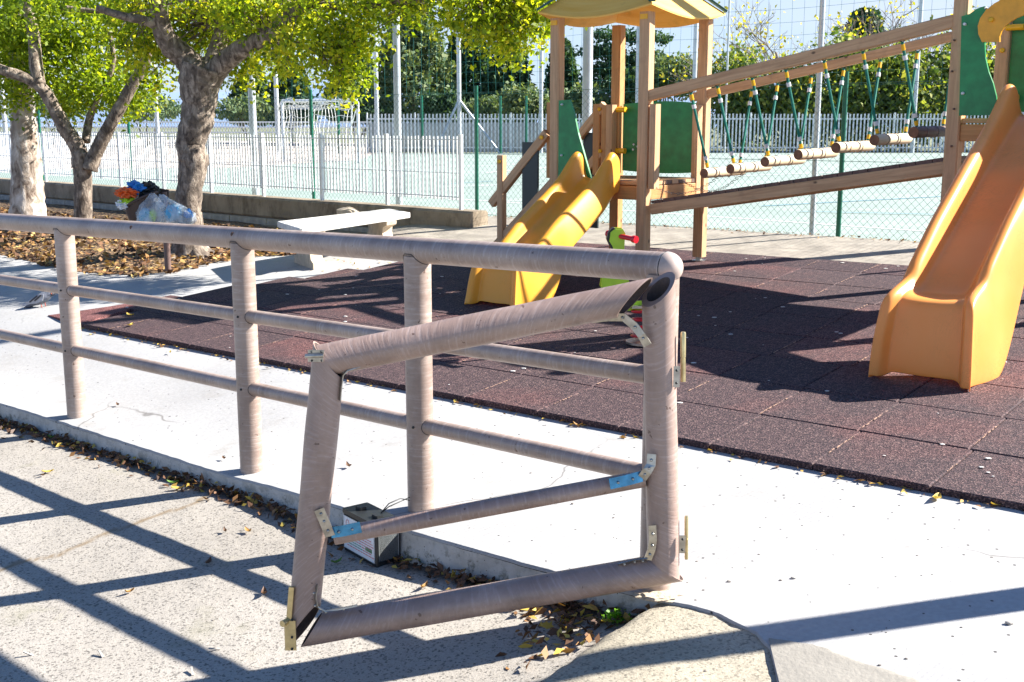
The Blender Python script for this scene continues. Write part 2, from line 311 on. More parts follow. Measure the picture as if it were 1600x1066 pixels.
M = dict(
    conc=m_concrete(), road=m_road(), kerb=m_kerb(), rubber=m_rubber(), tube=m_tube(), gate=m_tube('taupe_paint_worn', (.93, .86, .86), .42),
    tube_in=plain('tube_inside', (.10, .07, .06), .7, 0, .4, 20, .3), cap=plain('taupe_cap', (.44, .35, .30), .4, 0, .2, 18),
    wood=m_wood('larch_post', (.44, .245, .115), (.66, .41, .215)), wood_or=m_wood('larch_orange', (.42, .185, .055), (.60, .30, .10)),
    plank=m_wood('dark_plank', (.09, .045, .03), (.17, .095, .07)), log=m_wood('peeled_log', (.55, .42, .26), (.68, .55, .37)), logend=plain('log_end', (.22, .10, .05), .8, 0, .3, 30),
    ply=m_wood('yellow_plywood', (.86, .42, .05), (.95, .54, .11), .5), teal=plain('teal_trim', (.015, .09, .085), .5),
    green=plain('green_panel', (.012, .22, .06), .38, 0, .25, 14), dkgreen=plain('black_green_panel', (.02, .035, .035), .45),
    yel=plain('yellow_cap', (.85, .46, .01), .35), arch=plain('amber_panel', (.80, .36, .02), .4, 0, .15, 12),
    slide_o=m_plastic('orange_plastic', (.98, .385, .075), (.99, .44, .12)), slide_y=m_plastic('yellow_orange_plastic', (.97, .45, .04), (.99, .51, .07)),
    rope=plain('green_rope', (.0, .17, .12), .7, 0, .25, 60), collar=plain('rope_collar', (.72, .72, .70), .4), chain=plain('chain_steel', (.18, .17, .16), .4, .7),
    steel=plain('zinc_steel', (.40, .385, .35), .30, .9, .35, 30), brass=plain('yellow_zinc', (.60, .50, .27), .3, .85, .25, 25), dark=plain('black_plastic', (.015, .017, .018), .45),
    gpost=plain('green_fence_post', (.0, .105, .06), .4), wire=plain('green_wire', (.010, .065, .05), .5), white=plain('white_paint', (.78, .80, .80), .5), wbar=plain('galvanised_bar', (.62, .65, .67), .5, .2),
    net=plain('teal_net_cord', (.02, .20, .19), .6), galv=plain('galvanised_pole', (.50, .53, .55), .45, .4, .15, 4, .1), gnet=plain('white_net', (.75, .75, .72), .7),
    wall=m_wall(), block=plain('grey_block', (.38, .35, .31), .92, 0, .25, 9, .5), stone=plain('white_stone', (.60, .58, .54), .85, 0, .12, 18, .4), stone2=plain('beige_stone', (.50, .41, .30), .9, 0, .2, 18, .4),
    mulch=m_mulch(), court=m_court(), beige=plain('clay_ground', (.42, .37, .32), .9, 0, .15, .6), line_w=plain('white_line', (.68, .72, .70), .8), line_b=plain('blue_line', (.05, .22, .32), .8),
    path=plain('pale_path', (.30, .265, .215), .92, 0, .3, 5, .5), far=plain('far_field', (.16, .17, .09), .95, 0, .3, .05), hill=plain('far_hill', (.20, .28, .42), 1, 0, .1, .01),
    leaf=m_leaf('plane_leaf', [(.04, .080, .010), (.115, .18, .014), (.25, .33, .02), (.42, .44, .03), (.60, .52, .04)], .55),
    cyp=m_leaf('cypress_foliage', [(.020, .050, .030), (.045, .10, .048), (.085, .15, .06)], .2, .7),
    cyp2=m_leaf('thuja_foliage', [(.05, .10, .05), (.12, .18, .08), (.24, .27, .12)], .2, .7),
    pinef=m_leaf('pine_foliage', [(.02, .06, .035), (.045, .10, .05), (.10, .16, .06)], .2, .7),
    hedge=m_leaf('hedge_foliage', [(.02, .05, .015), (.07, .12, .025), (.18, .24, .05), (.45, .42, .08)], .35, .6),
    ygl=m_leaf('yellow_leaf', [(.22, .24, .03), (.40, .36, .03), (.55, .45, .04)], .5),
    dry=m_leaf('fallen_leaf', [(.06, .035, .025), (.16, .08, .04), (.32, .17, .06), (.55, .38, .07), (.50, .45, .12), (.10, .20, .03)], .1, .6),
    litter=m_leaf('bed_litter', [(.035, .016, .010), (.09, .042, .02), (.19, .09, .038), (.36, .20, .07), (.48, .34, .12)], .05, .7),
    bark=m_bark('grey_bark', (.055, .04, .03), (.18, .138, .105), (.40, .33, .26), 20), bark2=m_bark('pale_bark', (.10, .06, .04), (.42, .34, .27), (.70, .64, .58), 9),
    twig=plain('bare_twig', (.30, .25, .22), .9), brown=plain('brown_bin', (.07, .04, .028), .5), bpole=plain('bin_pole', (.14, .085, .07), .5),
    bag=m_clear('clear_bag', (.72, .78, .82), .36), bagw=plain('white_bag', (.72, .74, .76), .4, 0, .1, 20, .5), blue=plain('blue_plastic', (.02, .20, .55), .35, 0, .3, 15, .4), cyan=plain('light_blue_plastic', (.12, .42, .62), .35, 0, .2, 15, .3),
    orange=plain('orange_bag', (.80, .13, .02), .4, 0, .3, 25, .5), lime=plain('lime_panel', (.38, .62, .02), .4), red=plain('red_plastic', (.55, .008, .02), .3), lblue=plain('blue_film', (.06, .26, .50), .22, .6, .4, 30),
    label=plain('white_label', (.70, .72, .74), .5), grn=plain('label_green', (.02, .25, .10), .6), redp=plain('label_red', (.60, .10, .08), .6), bgrey=plain('battery_grey', (.25, .27, .27), .5),
    dove=plain('pigeon_grey', (.13, .14, .17), .7, 0, .5, 40), doved=plain('pigeon_dark', (.03, .03, .04), .6, 0, .4, 60), dovel=plain('pigeon_light', (.34, .35, .38), .7, 0, .2, 60), pink=plain('pigeon_leg', (.50, .13, .10), .6),
    weed=m_leaf('weed_leaf', [(.06, .18, .01), (.12, .30, .015), (.2, .4, .03)], .4), stick=plain('dry_stick', (.25, .17, .10), .8), soil=plain('soil', (.05, .04, .03), .95, 0, .4, 30, .8),
)

# ------------------------------------------------------------------ mesh collecting
class MB:
    def __init__(s): s.v = []; s.f = []; s.uv = []; s.mi = []; s.cur = 0
    def add(s, vs, fs, uvs=None):
        o = len(s.v); s.v += [tuple(p) for p in vs]
        for i, f in enumerate(fs):
            s.f.append([o + k for k in f]); s.uv.append(uvs[i] if uvs else None); s.mi.append(s.cur)
    def beam(s, p0, p1, w_, h, up=Vector((0, 0, 1)), bev=0):
        """rectangular bar from p0 to p1, w_ wide (sideways) and h high (along up)"""
        p0 = Vector(p0); p1 = Vector(p1); a = (p1 - p0); L = a.length; a.normalize()
        side = a.cross(up); side = side.normalized() if side.length > 1e-5 else Vector((1, 0, 0)); u = side.cross(a).normalized()
        bev = bev or min(w_, h) * .1; hw, hh = w_ / 2, h / 2
        prof = [(-hw + bev, -hh), (hw - bev, -hh), (hw, -hh + bev), (hw, hh - bev), (hw - bev, hh), (-hw + bev, hh), (-hw, hh - bev), (-hw, -hh + bev)]
        vs = [p + side * x + u * y for p in (p0, p1) for x, y in prof]
        fs = []; uvs = []; acc = 0
        for i in range(8):
            j = (i + 1) % 8; d = math.hypot(prof[j][0] - prof[i][0], prof[j][1] - prof[i][1])
            fs.append([i, i + 8, j + 8, j][::-1]); uvs.append([(acc, 0), (acc, L), (acc + d, L), (acc + d, 0)][::-1]); acc += d
        fs.append(list(range(8))[::-1]); uvs.append([(prof[i][0], prof[i][1] * .05) for i in range(8)][::-1])
        fs.append(list(range(8, 16))); uvs.append([(prof[i][0], prof[i][1] * .05) for i in range(8)])
        s.add(vs, fs, uvs)
    def tube(s, pts, rad, n=12, caps=True, jit=0, squash=1):
        pts = [Vector(p) for p in pts]; rs = rad if isinstance(rad, (list, tuple)) else [rad] * len(pts)
        vs = []; ref = None; dist = [0]
        for i in range(1, len(pts)): dist.append(dist[-1] + (pts[i] - pts[i - 1]).length)
        for i, p in enumerate(pts):
            a = (pts[min(i + 1, len(pts) - 1)] - pts[max(i - 1, 0)]).normalized()
            if ref is None: ref = Vector((0, 0, 1)) if abs(a.z) < .9 else Vector((1, 0, 0))
            x = a.cross(ref).normalized(); y = x.cross(a).normalized(); ref = y
            for k in range(n):
                q = 2 * math.pi * k / n; d = x * math.cos(q) + y * math.sin(q) * squash
                r = rs[i] * (1 + (jit * mnoise.noise((p + d * rs[i]) * (1.2 / max(rs[i], .05)) ) if jit else 0))
                vs.append(p + d * r)
        fs = []; uvs = []; cir = 2 * math.pi * rs[0]
        for i in range(len(pts) - 1):
            for k in range(n):
                j = (k + 1) % n
                fs.append([i * n + k, i * n + j, (i + 1) * n + j, (i + 1) * n + k])
                uvs.append([(k / n * cir, dist[i]), ((k + 1) / n * cir, dist[i]), ((k + 1) / n * cir, dist[i + 1]), (k / n * cir, dist[i + 1])])
        if caps:
            fs.append(list(range(n))[::-1]); uvs.append([(0, 0)] * n)
            fs.append([(len(pts) - 1) * n + k for k in range(n)]); uvs.append([(0, 0)] * n)
        s.add(vs, fs, uvs)
    def miter(s, p0, p1, r, n0=None, n1=None, th=.004, n=40, seg=26, inner=1, wob=0):
        """open tube cut at both ends by planes with normals n0, n1; inner wall gets material slot `inner`"""
        p0 = Vector(p0); p1 = Vector(p1); a = (p1 - p0).normalized(); n0 = Vector(n0 or a); n1 = Vector(n1 or a)
        ref = Vector((0, 0, 1)) if abs(a.z) < .9 else Vector((1, 0, 0)); x = a.cross(ref).normalized(); y = x.cross(a)
        def ring(t, rr):
            out = []
            for k in range(n):
                q = 2 * math.pi * k / n; d = (x * math.cos(q) + y * math.sin(q)) * rr
                b0 = p0 + d; e0 = b0 + a * ((p0 - b0).dot(n0) / a.dot(n0)); b1 = p1 + d; e1 = b1 + a * ((p1 - b1).dot(n1) / a.dot(n1))
                p = e0.lerp(e1, t)
                if wob: p = p + d.normalized() * wob * mnoise.noise(p * 5)
                out.append(p)
            return out
        for rr, sign, slot in ((r, 1, 0), (r - th, -1, inner)):
            s.cur = slot; vs = []; fs = []; uvs = []
            for i in range(seg + 1): vs += ring(i / seg, rr)
            L = (p1 - p0).length; cir = 2 * math.pi * rr
            for i in range(seg):
                for k in range(n):
                    j = (k + 1) % n; f = [i * n + k, i * n + j, (i + 1) * n + j, (i + 1) * n + k]
                    u = [(k / n * cir, i / seg * L), ((k + 1) / n * cir, i / seg * L), ((k + 1) / n * cir, (i + 1) / seg * L), (k / n * cir, (i + 1) / seg * L)]
                    fs.append(f if sign > 0 else f[::-1]); uvs.append(u if sign > 0 else u[::-1])
            s.add(vs, fs, uvs)
        s.cur = 0
        for t in (0, 1):
            o = ring(t, r); i_ = ring(t, r - th)
            s.add(o + i_, [[k, (k + 1) % n, n + (k + 1) % n, n + k] for k in range(n)], [[(0, 0)] * 4] * n)
    def box(s, c, sx, sy, sz, ax=None):
        ax = ax or (Vector((1, 0, 0)), Vector((0, 1, 0)), Vector((0, 0, 1)))
        c = Vector(c); s.beam(c - ax[2] * sz / 2, c + ax[2] * sz / 2, sx, sy, up=ax[1])
    def prism(s, poly, thick_vec):
        """flat polygon (list of points) given depth"""
        n = len(poly); a = [Vector(p) for p in poly]; t = Vector(thick_vec); b = [p + t for p in a]
        fs = [list(range(n))[::-1], list(range(n, 2 * n))] + [[i, (i + 1) % n, n + (i + 1) % n, n + i] for i in range(n)]
        u = (a[1] - a[0]).normalized(); nn = t.normalized(); v = nn.cross(u)
        pu = [(p.dot(u), p.dot(v)) for p in a]
        uvs = [pu[::-1], pu] + [[pu[i], pu[(i + 1) % n], pu[(i + 1) % n], pu[i]] for i in range(n)]
        s.add(a + b, fs, uvs)
    def ball(s, c, r, n=10, sc=(1, 1, 1), jit=0, seed=0, freq=2.5):
        bm = bmesh.new(); bmesh.ops.create_icosphere(bm, subdivisions=(2 if n <= 10 else 3 if n < 20 else 4), radius=1)
        vs = []
        for v in bm.verts:
            k = 1 + (jit * mnoise.noise(v.co * freq + Vector((seed, seed * 2, 0))) if jit else 0)
            vs.append(Vector(c) + Vector((v.co.x * sc[0], v.co.y * sc[1], v.co.z * sc[2])) * r * k)
        s.add(vs, [[v.index for v in f.verts] for f in bm.faces], None); bm.free()

def base_of(parent):
    loc = Vector((0, 0, 0)); p = parent
    while p is not None: loc += p.location; p = p.parent
    return loc
def obj(name, mb, mat, parent=None, smooth=False, loc=None):
    me = bpy.data.meshes.new(name); off = base_of(parent) if parent else Vector(loc or (0, 0, 0))
    me.from_pydata([(x - off.x, y - off.y, z - off.z) for x, y, z in mb.v], [], mb.f)
    for m_ in (mat if isinstance(mat, (list, tuple)) else [mat]): me.materials.append(m_)
    if any(u for u in mb.uv):
        ul = me.uv_layers.new(name='UVMap').data; k = 0
        flat = []
        for f, u in zip(mb.f, mb.uv): flat += (u if u else [(0, 0)] * len(f))
        ul.foreach_set('uv', [c for p in flat for c in p])
    me.polygons.foreach_set('material_index', mb.mi)
    if smooth: me.shade_smooth()
    me.update()
    if smooth == 'auto': me.set_sharp_from_angle(angle=R(40))
    o = bpy.data.objects.new(name, me); C.objects.link(o)
    if parent: o.parent = parent
    elif loc: o.location = off
    return o
def tag(o, label, cat, group=None, kind=None):
    if label: o['label'] = label
    if cat: o['category'] = cat
    if group: o['group'] = group
    if kind: o['kind'] = kind
    return o
def thing(name, label, cat, loc, group=None):
    o = bpy.data.objects.new(name, None); o.empty_display_size = .1; C.objects.link(o); o.location = loc
    return tag(o, label, cat, group)
def setting(o): o['kind'] = 'structure'; return o
def inst(src, loc, parent=None, rot=None):
    o = src.copy(); C.objects.link(o); o.parent = parent or src.parent; o.location = Vector(loc) - base_of(o.parent) if o.parent else Vector(loc)
    if rot is not None: o.rotation_euler = rot
    return o

def grid_obj(name, fn, us, vs_, mat, attrs=None):
    nu, nv = len(us), len(vs_); vv = [fn(u, v) for u in us for v in vs_]
    fs = [(i * nv + j, (i + 1) * nv + j, (i + 1) * nv + j + 1, i * nv + j + 1) for i in range(nu - 1) for j in range(nv - 1)]
    me = bpy.data.meshes.new(name); me.from_pydata(vv, [], fs)
    me.materials.append(mat); me.shade_smooth()
    for an, af in (attrs or {}).items():
        a = me.attributes.new(an, 'FLOAT', 'POINT'); a.data.foreach_set('value', [af(*p) for p in vv])
    me.update()
    if len(me.polygons) and me.polygons[0].normal.z < 0: me.flip_normals()
    o = bpy.data.objects.new(name, me); C.objects.link(o); return o

# ================================================================== THE GROUND
def frange(a, b, n): return [a + (b - a) * i / (n - 1) for i in range(n)]
WD = Vector((-.7365, .6765, 0)); W0 = Vector((-.427, 11.83, 0))          # retaining wall: end and direction
CH0 = atz(745, 333, -.95); CH1 = atz(1445, 378, -.95); CHD = (CH0 - CH1); CHD.z = 0; CHD.normalize()
CHN = Vector((CHD.y, -CHD.x, 0));  CHN = CHN if CHN.y > 0 else -CHN
S_list = frange(-9, -1, 24) + frange(-.96, 4.5, 150) + frange(4.7, 22, 50)
def tmax(s):
    a = Vector((P4.x + ES.x * s, P4.y + ES.y * s)); d = Vector((ET.x, ET.y)); n_ = Vector((CHN.x, CHN.y)); q = (Vector((CH0.x, CH0.y)) - a).dot(n_) / d.dot(n_); return q - .03
def pave(s, k):
    t0 = kerb_t(s) + .006 * mnoise.noise((s * 9, 0, 0)) + .004 * mnoise.noise((s * 30, 0, 0)); t = t0 + (min(9.4, tmax(s)) - t0) * (k ** 1.6)
    x, y = xy(s, t); z = S(x, y)
    z += .004 * mnoise.noise((x * 1.5, y * 1.5, 0))
    if k == 0: z -= .012
    return (x, y, z)
pavement = setting(grid_obj('pavement', pave, S_list, [0, .004, .012, .025] + frange(.05, 1, 46), M['conc']))
def kerbf(s, k):
    e = .006 * mnoise.noise((s * 9, 0, 0)) + .004 * mnoise.noise((s * 30, 0, 0))
    t = kerb_t(s) + e - .012 * k - .02 * k * k + .012 * mnoise.noise((s * 7, k * 3, 5)) * min(1, k * 3) + (.05 * ss(-.05, -.2, s) * min(1, k * 4)); x, y = xy(s, t); zt = S(x, y) - .012
    return (x, y, zt - k * .19)
kf = setting(grid_obj('kerb', kerbf, frange(-2.2, 9, 340), frange(0, 1, 9), M['kerb'], {'low': lambda x, y, z: min(1, max(.25, (S(x, y) - z) * 11))}))
def roadf(s, t):
    x, y = xy(s, t); return (x, y, RD(x, y))
def wedge_a(x, y, z):
    s, t = st(x, y); d = ((x - ml0.x) * (ml1.y - ml0.y) - (y - ml0.y) * (ml1.x - ml0.x)) / (ml1 - ml0).length
    return ss(-.02, .02, d + .018 * mnoise.noise((x * 14, y * 14, 0)))
def soil_a(x, y, z):
    s, t = st(x, y); d = kerb_t(s) - t
    if s < -.25: return 0
    return (1 - ss(.02, .12 + .05 * mnoise.noise((s * 3, 1, 1)), d)) * ss(-.25, -.05, s) * (1 - wedge_a(x, y, z))
CR = [hit(px, py, RD) for px, py in [(0, 892), (30, 878), (90, 868), (160, 836), (205, 820), (260, 800), (300, 790), (330, 770)]]
def crack_a(x, y, z):
    d = 9
    for a, b_ in zip(CR, CR[1:]):
        ab = (b_ - a).to_2d(); p = Vector((x - a.x, y - a.y)); k = max(0, min(1, p.dot(ab) / ab.length_squared)); d = min(d, (p - ab * k).length)
    return 1 - ss(.004, .02, d + .012 * mnoise.noise((x * 20, y * 20, 2)))
def patchf(u, v):
    a = [hit(*q) for q in ((1203, 1008), (1219, 1075))]; b_ = [hit(*q) for q in ((1300, 1018), (1475, 1075))]
    p = a[0].lerp(a[1], v).lerp(b_[0].lerp(b_[1], v), u); e = .02 * mnoise.noise((v * 5, u * 3, 1)) + .01 * mnoise.noise((v * 19, u * 3, 1)); x = p.x + e * (u > .02); return (x, p.y, S(x, p.y) + .004 - .006 * (u > .99))
setting(grid_obj('concrete_patch', patchf, frange(0, 1, 16), frange(-.15, 1.6, 40), plain('patch_concrete', (.26, .24, .205), .9, 0, .08, 12, .3)))
road = setting(grid_obj('road', roadf, frange(-9, -1.3, 20) + frange(-1.2, 3.6, 200) + frange(3.7, 22, 60), frange(-9, -2.2, 12) + frange(-2.1, .1, 92), M['road'],
                        {'wedge': wedge_a, 'soil': soil_a, 'crack': crack_a}))
# bed of leaf litter and soil below the trees, edge as in the photograph
bed_px = [(-160, 392), (0, 398), (60, 412), (110, 424), (200, 430), (262, 426), (330, 412), (380, 402), (445, 399), (470, 396)]
bed_e = [hit(*p) for p in bed_px]
def wall_pt(t, back=0): return W0 + WD * t - Vector((-WD.y, WD.x, 0)) * 0 + Vector((.6765, .7365, 0)) * back
bed_b = [wall_pt(t) for t in frange(14.5, 2.6, len(bed_e))]
mb = MB(); nb = 22
for i in range(len(bed_e) - 1):
    for sub in range(6):
        for j in range(nb):
            q = []
            for a_, b_ in ((sub, j), (sub + 1, j), (sub + 1, j + 1), (sub, j + 1)):
                e = bed_e[i].lerp(bed_e[i + 1], a_ / 6); bk = bed_b[i].lerp(bed_b[i + 1], a_ / 6); p = e.lerp(bk, b_ / nb)
                z = S(p.x, p.y) + .004 + .05 * ss(0, .25, b_ / nb) + .015 * mnoise.noise((p.x * 3, p.y * 3, 1)) * ss(0, .1, b_ / nb)
                q.append((p.x, p.y, z))
            mb.add(q, [[0, 1, 2, 3]])
bed = setting(obj('planting_bed', mb, M['mulch'])); bed.data.flip_normals() if bed.data.polygons[0].normal.z < 0 else None
def bed_z(x, y): return S(x, y) + .05
# the court and everything beyond it
ZC = -1.05
mb = MB()
a = wall_pt(30, .12); b_ = wall_pt(.1, .12); c_ = CH0 + CHN * -.1; d_ = CH1 + CHD * -7 + CHN * -.1
mb.add([(p.x, p.y, ZC) for p in (a, b_, c_, d_)] + [(70, 46.3, ZC), (-60, 46.3, ZC)], [[0, 1, 2, 3, 4, 5][::-1]])
court = setting(obj('court', mb, M['court'])); court.data.flip_normals() if court.data.polygons[0].normal.z < 0 else None
g = MB(); a = wall_pt(60, .12); g.add([(900, d_.y, ZC - .012), (900, 1500, ZC - .012), (-900, 1500, ZC - .012), (a.x, a.y, ZC - .012), (b_.x, b_.y, ZC - .012), (c_.x, c_.y, ZC - .012), (d_.x, d_.y, ZC - .012)], [[0, 1, 2, 3, 4, 5, 6]]); setting(obj('ground', g, M['far']))
# pale clay yard left behind the court
mb = MB(); bp = [atz(p[0], p[1], ZC + .004) for p in [(-300, 268), (360, 262), (560, 250), (590, 238), (575, 224), (-300, 208)]]
mb.add(bp, [list(range(6))]); o = setting(obj('clay_yard', mb, M['beige'])); o.data.flip_normals() if o.data.polygons[0].normal.z < 0 else None
def stripe(pts, w_, mat, name):
    mb = MB()
    for a, b_ in zip(pts, pts[1:]):
        a = Vector(a); b_ = Vector(b_); n_ = Vector((-(b_ - a).y, (b_ - a).x, 0)).normalized() * w_ / 2
        mb.add([a - n_, b_ - n_, b_ + n_, a + n_], [[0, 1, 2, 3]])
    o = setting(obj(name, mb, mat)); o.data.flip_normals() if o.data.polygons[0].normal.z < 0 else None
for k, (a, b_, w_, mt) in enumerate([((560, 300), (1600, 372), .07, 'line_w'), ((700, 312), (1000, 318), .05, 'line_w'), ((1190, 322), (1600, 300), .05, 'line_b'), ((690, 288), (770, 283), .05, 'line_b'),
                       ((420, 268), (1300, 244), .10, 'line_w'), ((700, 292), (1500, 262), .07, 'line_w'), ((760, 270), (1000, 250), .08, 'line_w'), ((1250, 330), (1600, 338), .05, 'line_b')]):
    stripe([atz(*a, ZC + .004 + .0015 * k), atz(*b_, ZC + .004 + .0015 * k)], w_, M[mt], 'court_line')
# pale path between mat and court, litter collects along the fence
mb = MB(); pa = [CH0 + CHD * -8.3 + CHN * -.04, CH0 + CHD * .5 + CHN * -.04]
for i in range(60):
    for j in range(12):
        q = []
        for u, v in ((i, j), (i + 1, j), (i + 1, j + 1), (i, j + 1)):
            p = pa[0].lerp(pa[1], u / 60) - CHN * (v / 12 * 1.6); q.append((p.x, p.y, S(p.x, p.y) + .010))
        mb.add(q, [[0, 1, 2, 3]])
o = setting(obj('path', mb, M['path'])); o.data.flip_normals() if o.data.polygons[0].normal.z < 0 else None

# ------------------------------------------------------------------ rubber mat, tile by tile
MZ = .030
def GM(px, py): return hit(px, py, lambda x, y: GC + GA * x + GB * y, MZ)
E0 = GM(1445, 758); A0 = GM(720.7, 619.6)
TD = (A0 - E0).normalized(); nrm = Vector((-GA, -GB, 1)).normalized(); TU = TD.cross(nrm); TU = TU if TU.y > 0 else -TU; TU.normalize()
TS = (A0 - E0).length / 5
def tl(u, v): return E0 + TD * (u * TS) + TU * (v * TS)
def uv_of(p): d = p - E0; return d.dot(TD) / TS, d.dot(TU) / TS
back = (uv_of(GM(1015, 387.5))[1] + uv_of(GM(1408, 413))[1]) / 2
lp = [uv_of(GM(*p)) for p in [(170, 479), (365, 447), (480, 431), (627, 410), (700, 402)]]; lp.sort(key=lambda q: q[1])
corner_u = uv_of(GM(127.5, 505.5))[0]
flooring = bpy.data.objects.new('rubber_flooring', None); C.objects.link(flooring); flooring.location = E0; flooring['kind'] = 'structure'
def tile_mesh(u0, u1, v0, v1, name='tile'):
    mb = MB(); g_ = .0025; b2 = .0045
    def P(u, v, h): return TD * (u * TS) + TU * (v * TS) + nrm * h
    a0, a1, c0, c1 = u0 + g_ / TS, u1 - g_ / TS, v0 + g_ / TS, v1 - g_ / TS; q = b2 / TS
    lo = [P(a0, c0, -MZ), P(a1, c0, -MZ), P(a1, c1, -MZ), P(a0, c1, -MZ)]; md = [P(a0, c0, -b2), P(a1, c0, -b2), P(a1, c1, -b2), P(a0, c1, -b2)]
    tp = [P(a0 + q, c0 + q, 0), P(a1 - q, c0 + q, 0), P(a1 - q, c1 - q, 0), P(a0 + q, c1 - q, 0)]
    fs = [[8, 9, 10, 11]] + [[i, (i + 1) % 4, 4 + (i + 1) % 4, 4 + i] for i in range(4)] + [[4 + i, 4 + (i + 1) % 4, 8 + (i + 1) % 4, 8 + i] for i in range(4)]
    mb.add(lo + md + tp, fs); me = bpy.data.meshes.new(name); me.from_pydata(mb.v, [], mb.f); me.materials.append(M['rubber']); me.update()
    if me.polygons[0].normal.z < 0: me.flip_normals()
    return me
full = tile_mesh(0, 1, 0, 1)
nrow = int(math.ceil(back)); lv = [q[1] for q in lp]; lu = [q[0] for q in lp]
def lim(v): return corner_u if v < lv[0] else float(np.interp(v, lv, lu))
for r in range(nrow):
    v1 = min(r + 1, back); off = .04 * ((r * 7) % 3 - 1)
    for k in range(-6, 24):
        u = k + off; L_ = lim(r + .5)
        if u >= L_ - .08: continue
        if u + 1 <= L_ and v1 == r + 1: me = full; 
        else: me = tile_mesh(0, min(1, L_ - u), 0, v1 - r)
        o = bpy.data.objects.new('tile', me); C.objects.link(o); o.parent = flooring
        o.location = TD * (u * TS) + TU * (r * TS) + nrm * random.uniform(-.0013, .0013); o['redder'] = 0.0
        if random.random() < .04: o['redder'] = .12
mb = MB()
for k in range(-6, 24):
    for r in range(nrow):
        off = .04 * ((r * 7) % 3 - 1); u = k + off
        if u >= lim(r + .5) - .1 or random.random() < .25: continue
        v0 = r + random.uniform(0, .4); v1 = min(back, r + random.uniform(.6, 1)); n_ = 7
        for i in range(n_):
            a0 = v0 + (v1 - v0) * i / n_; a1 = a0 + (v1 - v0) / n_ * random.uniform(.4, .95); w_ = random.uniform(.001, .0045); p, q = tl(u, a0) + nrm * .0005, tl(u, a1) + nrm * .0005; jx = TD * random.gauss(0, .0015)
            mb.add([p - TD * w_ + jx, q - TD * w_ * .6 + jx, q + TD * w_ + jx, p + TD * w_ * .7 + jx], [[0, 1, 2, 3]])
o = obj('joint_sand', mb, plain('joint_sand', (.40, .24, .16), .95, 0, .3, 40), flooring); o['kind'] = 'stuff'
o.data.flip_normals() if o.data.polygons[0].normal.z < 0 else None
# red bevelled edging at the left corner
mb = MB(); A = [GM(75, 494), GM(127.5, 505.5), GM(262, 464), GM(170, 479)]
dz = Vector((0, 0, MZ))
A[0] = hit(75, 494, S); mb.add([A[0] + Vector((0, 0, .006)), A[1], A[2], A[3], A[0] - dz * .5, A[1] - dz, A[2] - dz, A[3] - dz], [[0, 1, 2, 3], [0, 4, 5, 1], [1, 5, 6, 2], [2, 6, 7, 3], [3, 7, 4, 0]])
o = obj('edge_ramp', mb, M['rubber'], flooring); o['redder'] = 1.0; o['label'] = 'red sloping edge piece of the rubber mat'

# ================================================================== FENCE OF TAUPE TUBES
def onfence(px, py, off=0.0):
    n_ = Vector((ES.y, -ES.x, 0)); p0 = P4 + ET * off; r = ray(px, py); return r * (n_.dot(p0) / n_.dot(r))
base4 = Vector((P4.x, P4.y, S(P4.x, P4.y)))
fence = thing('tube_railing', 'long taupe tube railing with three rails along the pavement edge', 'railing', (P4.x, P4.y, base4.z))
top_a = onfence(-330, 325); top_b = onfence(1045, 418)
sA = lambda p: st(p.x, p.y)[0]
def rail_pt(line, s):        # line: two pixel points -> a point of that rail at s
    a = onfence(*line[0]); b_ = onfence(*line[1]); sa, sb = sA(a), sA(b_); return a.lerp(b_, (s - sa) / (sb - sa))
TOPL = ((0, 346), (1040, 418)); MIDL = ((0, 437), (1000, 584)); LOWL = ((0, 522), (1000, 738))
posts_s = [sA(onfence(p, q)) for p, q in ((1029, 700), (655, 600), (386, 560), (110, 500))] ; posts_s.append(posts_s[3] * 2 - posts_s[2] * 1.02)
s_end = sA(onfence(1043, 418)); RT, RM, RP = .047, .030, .051; Z_ = Vector((0, 0, 1))
mb = MB(); mb.tube([rail_pt(TOPL, s) for s in frange(posts_s[4] + 1.5, s_end, 40)], RT, 40); obj('top_rail', mb, M['tube'], fence, 'auto')
endp = rail_pt(TOPL, s_end); mb = MB(); mb.ball(endp, RT * 1.02, 24); obj('end_cap', mb, M['cap'], fence, True); mb = MB(); mb.tube([endp + ES * .002 + (ET * math.cos(a_) + Z_ * math.sin(a_)) * (RT + .001) for a_ in [2 * math.pi * i / 40 for i in range(41)]], .0016, 5, False); obj('weld_seam', mb, M['dark'], fence)
mb = MB()
rust = plain('rust_spot', (.10, .055, .04), .7)
for px_ in (218, 376):
    mb = MB(); p = rail_pt(TOPL, sA(onfence(px_, 360))) + Vector((-ET.x, -ET.y, .45)).normalized() * (RT - .002); mb.ball(p, .010, 10, (1, .4, 1.1)); obj('rust_spot', mb, rust, fence, True)
